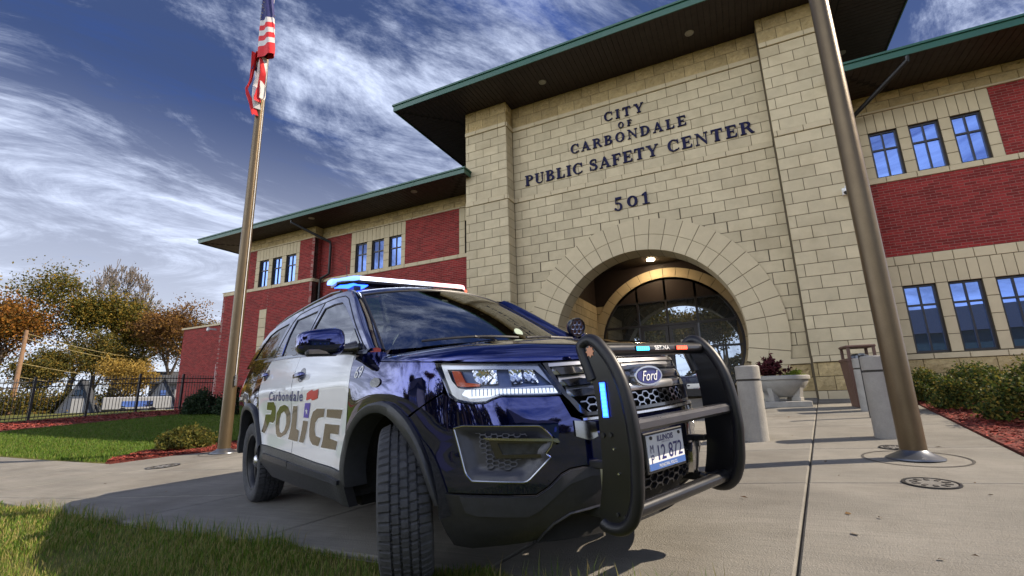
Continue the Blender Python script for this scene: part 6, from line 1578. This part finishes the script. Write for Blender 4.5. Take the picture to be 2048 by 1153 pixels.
while d < Lf+.01:
    ds.append(d); p = F0+fd*d; o = bpy.data.objects.new('post', po); COL.objects.link(o); o.parent = fen; o.location = (p.x-fb.x, p.y-fb.y, G(p.x, p.y)-fb.z); o.rotation_euler = (0, 0, ang); d += 1.83
ds.append(Lf)
for a, b in zip(ds, ds[1:]):
    if b-a < .1: continue
    for h in (.16, 1.42, 1.64):
        p, q_ = F0+fd*a, F0+fd*b; m = MB(); m.cyl((p.x-fb.x, p.y-fb.y, G(p.x, p.y)+h-fb.z), (q_.x-fb.x, q_.y-fb.y, G(q_.x, q_.y)+h-fb.z), .022, n=6); m.build('rail', mBlackM, fen)
# ---- trees
mBark = mat('tree_bark', (.10,.078,.060), .95, var=.3, scale=6, bump=.5, bscale=20); mBarkG = mat('grey_bark', (.11,.095,.085), .95, var=.3, scale=6)
def skeleton(rr, h, levels, spread, trunk, r0, lean=.06, kids=(2, 4), shrink=.72, up=.25, gn=4):
    paths = []; tips = []
    def go(p, d, l, r, lev):
        P = [p]; RR = [r]; n = gn if lev < 2 else 3
        for i in range(n):
            d = (d+Vector((rr.gauss(0, .10), rr.gauss(0, .10), rr.gauss(0, .06)+up*.16))).normalized(); p = p+d*(l/n); P.append(p); RR.append(r*(1-.35*(i+1)/n))
            if lev >= 2: tips.append((p.copy(), lev))
        paths.append((P, RR, lev))
        if lev >= levels: tips.append((p.copy(), lev)); return
        k = rr.randint(*kids)
        for j in range(k):
            a = rr.uniform(0, 6.28) if k == 1 else 2*math.pi*j/k+rr.uniform(-.7, .7); o = d.orthogonal().normalized(); b = d.cross(o); s = rr.uniform(.55, 1.2)*spread
            go(p, (d+(o*math.cos(a)+b*math.sin(a))*s+Vector((0, 0, up))).normalized(), l*shrink*rr.uniform(.75, 1.2), RR[-1]*rr.uniform(.62, .82), lev+1)
    go(Vector((0, 0, -.1)), Vector((rr.gauss(0, lean), rr.gauss(0, lean), 1)).normalized(), h*trunk, r0, 0)
    return paths, tips
def tree(x, y, h, label, mm, seed, levels=4, spread=.62, trunk=.30, r0=.22, leaves=0, ls=.30, fuzz=.55, bark=None, group=None, z=None, cat='tree', name='tree', kids=(2, 4), up=.25, hang=0, shrink=.72, clump=9):
    rr = random.Random(seed); rng = np.random.default_rng(seed); paths, tips = skeleton(rr, h, levels, spread, trunk, r0, kids=kids, up=up, shrink=shrink)
    top = max(p.z for p, l in tips); s = h/top
    t = thing(name, label, cat, (x, y, G(x, y) if z is None else z), (0, 0, 0), group); m = MB()
    for P, RR, lev in paths: m.tube([tuple(p*s) for p in P], [max(.010 if levels < 6 else .028, r*s) for r in RR], 8 if lev < 2 else 4 if lev < 4 else 3)
    m.build('trunk', bark or mBark, t, smooth=True)
    if leaves:
        T = np.array([tuple(p*s) for p, l in tips]); keep = rng.uniform(0, 1, len(T)) < .8; T = T[keep]; c = T[rng.integers(0, len(T), max(60, leaves//clump))]+rng.normal(size=(max(60, leaves//clump), 3))*fuzz*.7
        leaves = int(leaves*1.9); ls *= .70
        P = c[rng.integers(0, len(c), leaves)]+rng.normal(size=(leaves, 3))*fuzz*np.array([.55, .55, .38]); P = P[P[:, 2] > h*.12]
        V, F = leaf_quads(P, ls, rng, .6); fast_mesh('crown', V, F, mm, t)
    return t
lYel = leafmat('yellow_leaves', [(.035,.045,.012), (.08,.085,.014), (.19,.14,.018), (.30,.19,.03), (.12,.11,.018), (.05,.065,.015)])
lOra = leafmat('orange_leaves', [(.07,.03,.010), (.22,.085,.014), (.34,.15,.02), (.11,.06,.012), (.07,.065,.014)])
lBro = leafmat('brown_leaves', [(.05,.03,.018), (.15,.07,.025), (.28,.15,.03), (.10,.06,.03)])
lGre = leafmat('olive_leaves', [(.025,.030,.010), (.07,.07,.014), (.13,.11,.02), (.22,.13,.02)])
lGold = leafmat('gold_leaves', [(.16,.09,.015), (.34,.22,.04), (.42,.30,.08), (.20,.13,.03)])
GT = 'autumn trees beyond the fence'
tree(-49.0, 7.7, 12.6, 'tall yellow leaved tree with forked trunk beyond the fence', lYel, 4, 5, .66, .34, .42, 17000, .30, .85, group=GT, z=-.35, kids=(2, 3))
tree(-49.9, 11.3, 15.6, 'bare leafless tree behind the yellow tree', lBro, 9, 6, .46, .26, .30, 250, .25, .5, bark=mBarkG, group=GT, z=-.2, kids=(2, 4), up=.42)
tree(-43.2, 13.2, 9.6, 'brown and gold tree beside the red brick annex', lBro, 15, 5, .60, .28, .26, 8500, .27, .65, group=GT, z=-.2, kids=(2, 3))
tree(-45.0, 15.5, 8.5, 'yellow tree half hidden behind the brown tree', lYel, 16, 4, .60, .30, .22, 6000, .27, .6, group=GT, z=-.2, kids=(2, 4))
tree(-48.8, 2.6, 10.0, 'orange tree at the left edge of the photo', lOra, 21, 4, .62, .26, .28, 8000, .30, .7, group=GT, z=-.4, kids=(3, 4))
tree(-44.5, 4.4, 5.2, 'low olive green tree under the tall yellow one', lGre, 22, 4, .7, .2, .16, 7000, .26, .5, group=GT, z=-.4, kids=(3, 4))
tree(-39.5, 7.9, 4.2, 'golden bushy tree behind the fence pickets', lGold, 23, 4, .75, .18, .10, 6500, .22, .42, group=GT, z=-.3, kids=(3, 4))
tree(-47.5, 10.2, 6.5, 'thin tree with sparse leaves between the larger trees', lYel, 24, 4, .5, .3, .13, 3500, .24, .5, group=GT, z=-.3)
tree(-46.5, 8.9, 6.8, 'dense olive tree low in the gap between the tall trees', lGre, 27, 4, .66, .2, .16, 8000, .24, .6, group=GT, z=-.3, kids=(3, 4))
tree(-52, -1.0, 8.5, 'orange brown tree further left beyond the fence', lOra, 25, 4, .62, .25, .25, 7000, .3, .7, group=GT, z=-.4, kids=(3, 4))
for i, (x, y, n_) in enumerate(((-38.5, 2.2, 5200), (-38.0, -.6, 4200), (-41.5, 8.0, 5200))):
    P = np.random.default_rng(60+i); V = P.normal(size=(n_, 3))*np.array([.8, 1.7, .55])+np.array([0, 0, .9]); V = V[V[:, 2] > 0]
    t = thing('hedge', ('dark hedge behind the left part of the fence', 'dark hedge at the left edge behind the fence', 'dark hedge between the shed and the golden bush')[i], 'hedge', (x, y, -.4)); a, b = leaf_quads(V, .2, P); fast_mesh('foliage', a, b, lGre, t); m = MB(); [m.tube([(0, k*.5-1.2, 0), (0, k*.5-1.2, 1.2)], .03, 5) for k in range(6)]; m.build('stem', mStem, t)
# ---- beyond the fence: road, sheds, poles, wires
MB().add([(-60, -6, G(-60, -6)+.02), (-33.0, 12, G(-33, 12)+.02), (-27.5, 12, G(-27.5, 12)+.02), (-32, -14, -.6), (-60, -14, -.6)], [(0, 1, 2, 3, 4)]).build('road', mat('pale_road', (.36,.35,.33), .95, var=.1), None, kind='structure')
mShed = mat('grey_blue_siding', (.05,.065,.10), .8, var=.1); mShedW = mat('white_siding', (.26,.27,.29), .75, var=.06); mShR = mat('grey_shingles', (.05,.055,.065), .9, var=.2, scale=8)
def aframe(x, y, w, h, l, rz, label):
    t = thing('shed', label, 'shed', (x, y, -.2), (0, 0, R(rz)), 'steep roofed sheds beyond the fence'); m = MB(); m.add([(-w/2, 0, 0), (w/2, 0, 0), (0, 0, h), (-w/2, l, 0), (w/2, l, 0), (0, l, h)], [(0, 1, 2), (3, 5, 4), (0, 3, 4, 1)]); m.build('wall', mShed, t)
    for s in (-1, 1): MB().add([(s*w/2, -.15, -.02), (0, -.15, h+.03), (0, l+.1, h+.03), (s*w/2, l+.1, -.02), (s*(w/2+.08), -.15, .0), (0, -.15, h+.13), (0, l+.1, h+.13), (s*(w/2+.08), l+.1, .0)], [(0, 1, 2, 3), (7, 6, 5, 4), (0, 4, 5, 1), (2, 6, 7, 3)]).build('roof', mShR, t)
    MB().box(-.3, .3, -.03, .02, 0, 1.1).build('door', mShedW, t); MB().box(-.2, .2, -.035, .01, 1.3, 1.7).build('window', mGlass, t)
aframe(-35.9, 3.6, 2.1, 2.35, 4, 62, 'grey blue gabled shed behind the middle fence posts'); aframe(-37.6, 9.8, 2.6, 2.7, 4, 62, 'grey blue gabled shed near the brick annex')
t = thing('trailer', 'low white trailer parked beyond the fence', 'trailer', (-35.2, 6.9, -.3), (0, 0, R(64)))
MB().cbox(-2.0, 2.0, -.8, .8, .35, 1.25, .06).build('body', mShedW, t); MB().box(-.9, .9, -.82, -.79, .55, .95).build('window', mGlass, t)
for x in (-.8, .9): MB().cyl((x, -.82, .25), (x, -.6, .25), .25, n=16).build('wheel', mRubber, t)
t = thing('white_house', 'white house with porch rail behind the fence, left of the annex', 'house', (-40.6, 13.6, -.3), (0, 0, R(62)))
m = MB(); m.box(-3, 3, -.0, 4, 0, 2.5); m.build('wall', mShedW, t); m = MB(); m.add([(-3.3, -.4, 2.5), (3.3, -.4, 2.5), (3.3, 4.4, 2.5), (-3.3, 4.4, 2.5), (-3.3, 2, 3.7), (3.3, 2, 3.7)], [(0, 1, 5, 4), (2, 3, 4, 5), (0, 4, 3), (1, 2, 5), (0, 3, 2, 1)]); m.build('roof', mShR, t)
for x in (-1.6, 1.4): MB().box(x-.45, x+.45, -.04, .02, 1.0, 2.0).build('window', mGlass, t)
m = MB(); m.box(-3, 3, -1.2, -1.15, .85, .92)
for k in range(7): m.box(-3+k*.97, -2.93+k*.97, -1.2, -1.15, 0, .85)
m.build('porch_rail', mShedW, t)
mWood = mat('pole_wood', (.22,.13,.075), .9, var=.2, scale=5); mWoodG = mat('grey_pole_wood', (.16,.14,.125), .9, var=.2)
def upole(x, y, h, mm, label, cross, z=-.4):
    t = thing('utility_pole', label, 'utility pole', (x, y, z), (0, 0, R(30)), 'utility poles beyond the fence'); m = MB(); m.cyl((0, 0, 0), (0, 0, h), .15, .10, 12); m.build('pole', mm, t, smooth=True)
    if cross: m = MB(); m.box(-.9, .9, -.05, .05, h-.7, h-.58); m.build('cross_arm', mm, t)
upole(-37.7, .9, 5.9, mWood, 'brown wooden pole at the left end of the fence', False); upole(-50.6, 14.2, 9.0, mWoodG, 'grey utility pole among the trees', True)
for i, (z0, z1, dx) in enumerate(((5.3, 5.0, 0), (4.95, 4.7, .4), (3.3, 3.25, .2), (2.4, 2.5, .5))):
    P = [(-37.7+(-9.5-dx)*k/12, .9+(14.2-.9)*k/12 if False else .9+14.5*k/12, z0+(z1-z0)*k/12-.5*math.sin(math.pi*k/12)) for k in range(13)]
    o = MB().tube([(p[0], p[1], p[2]) for p in P], .016, 4).build('overhead_wire', mat('pale_wire%d' % i, (.40,.33,.16), .6), None); tag(o, ('topmost overhead wire crossing in front of the trees', 'overhead wire just below the topmost one', 'third overhead wire, lower down the poles', 'lowest overhead wire just above the fence')[i], 'wire', 'overhead wires by the trees')
# ---- across the street behind the viewpoint (seen in the glass and paint)
MB().add([(-70, -24, G(0, -24)+.0), (90, -24, G(0, -24)), (90, -17.5, G(0, -17.5)), (-70, -17.5, G(0, -17.5))], [(0, 1, 2, 3)]).build('street', mAsph, None, kind='structure')
for i, (x, y, h, mm, nm) in enumerate(((-3.0, -35, 11, lYel, 'yellow'), (4.0, -38, 12, lGre, 'olive green'), (.5, -40, 10, lGold, 'amber'), (-20, -52, 12, lOra, 'orange'), (-37, -50, 10, lGre, 'dark green'), (40, -50, 12, lYel, 'gold'), (12.5, -43, 7, lGre, 'small green'))):
    tree(x, y, h, '%s tree on the far side of the street' % nm, mm, 40+i, 4, .62, .28, .3, 7000, .42, .8, group='trees across the street', z=-.8, kids=(3, 4))
def house(x, y, w, d, h, mm, rz, label):
    t = thing('house', label, 'house', (x, y, -.85), (0, 0, R(rz)), 'houses across the street'); m = MB(); m.box(-w/2, w/2, -d/2, d/2, 0, h); m.build('wall', mm, t)
    m = MB(); m.add([(-w/2-.4, -d/2-.4, h), (w/2+.4, -d/2-.4, h), (w/2+.4, d/2+.4, h), (-w/2-.4, d/2+.4, h), (-w/2-.4, 0, h+2.6), (w/2+.4, 0, h+2.6)], [(0, 1, 5, 4), (2, 3, 4, 5), (0, 4, 3), (1, 2, 5), (0, 3, 2, 1)]); m.build('roof', mShR, t)
    for k in range(4):
        xx = -w/2+w*(k+.5)/4; f = MB(); f.box(xx-.55, xx+.55, d/2-.02, d/2+.04, 1.1, 2.5); fo = f.build('window', mShedW, t); MB().box(xx-.47, xx+.47, d/2+.03, d/2+.05, 1.18, 2.42).build('pane', mGlass, fo)
house(22, -40, 15, 9, 5.2, mat('green_siding', (.055,.11,.10), .8, var=.1), 0, 'green sided house across the street'); house(-30, -50, 13, 9, 4.6, mShedW, 8, 'white house across the street')

rw = np.random.default_rng(90); nW = 26000
W_ = np.c_[rw.uniform(-75, 75, nW), rw.normal(-66, 2.5, nW), rw.uniform(0, 1, nW)**.8]; W_[:, 2] = -.8+W_[:, 2]*(5.5+1.6*np.sin(W_[:, 0]*.31)+1.2*np.sin(W_[:, 0]*.77+2))
V, F = leaf_quads(W_, 1.0, rw); fast_mesh('far_woods', V, F, lGre, None, kind='stuff')
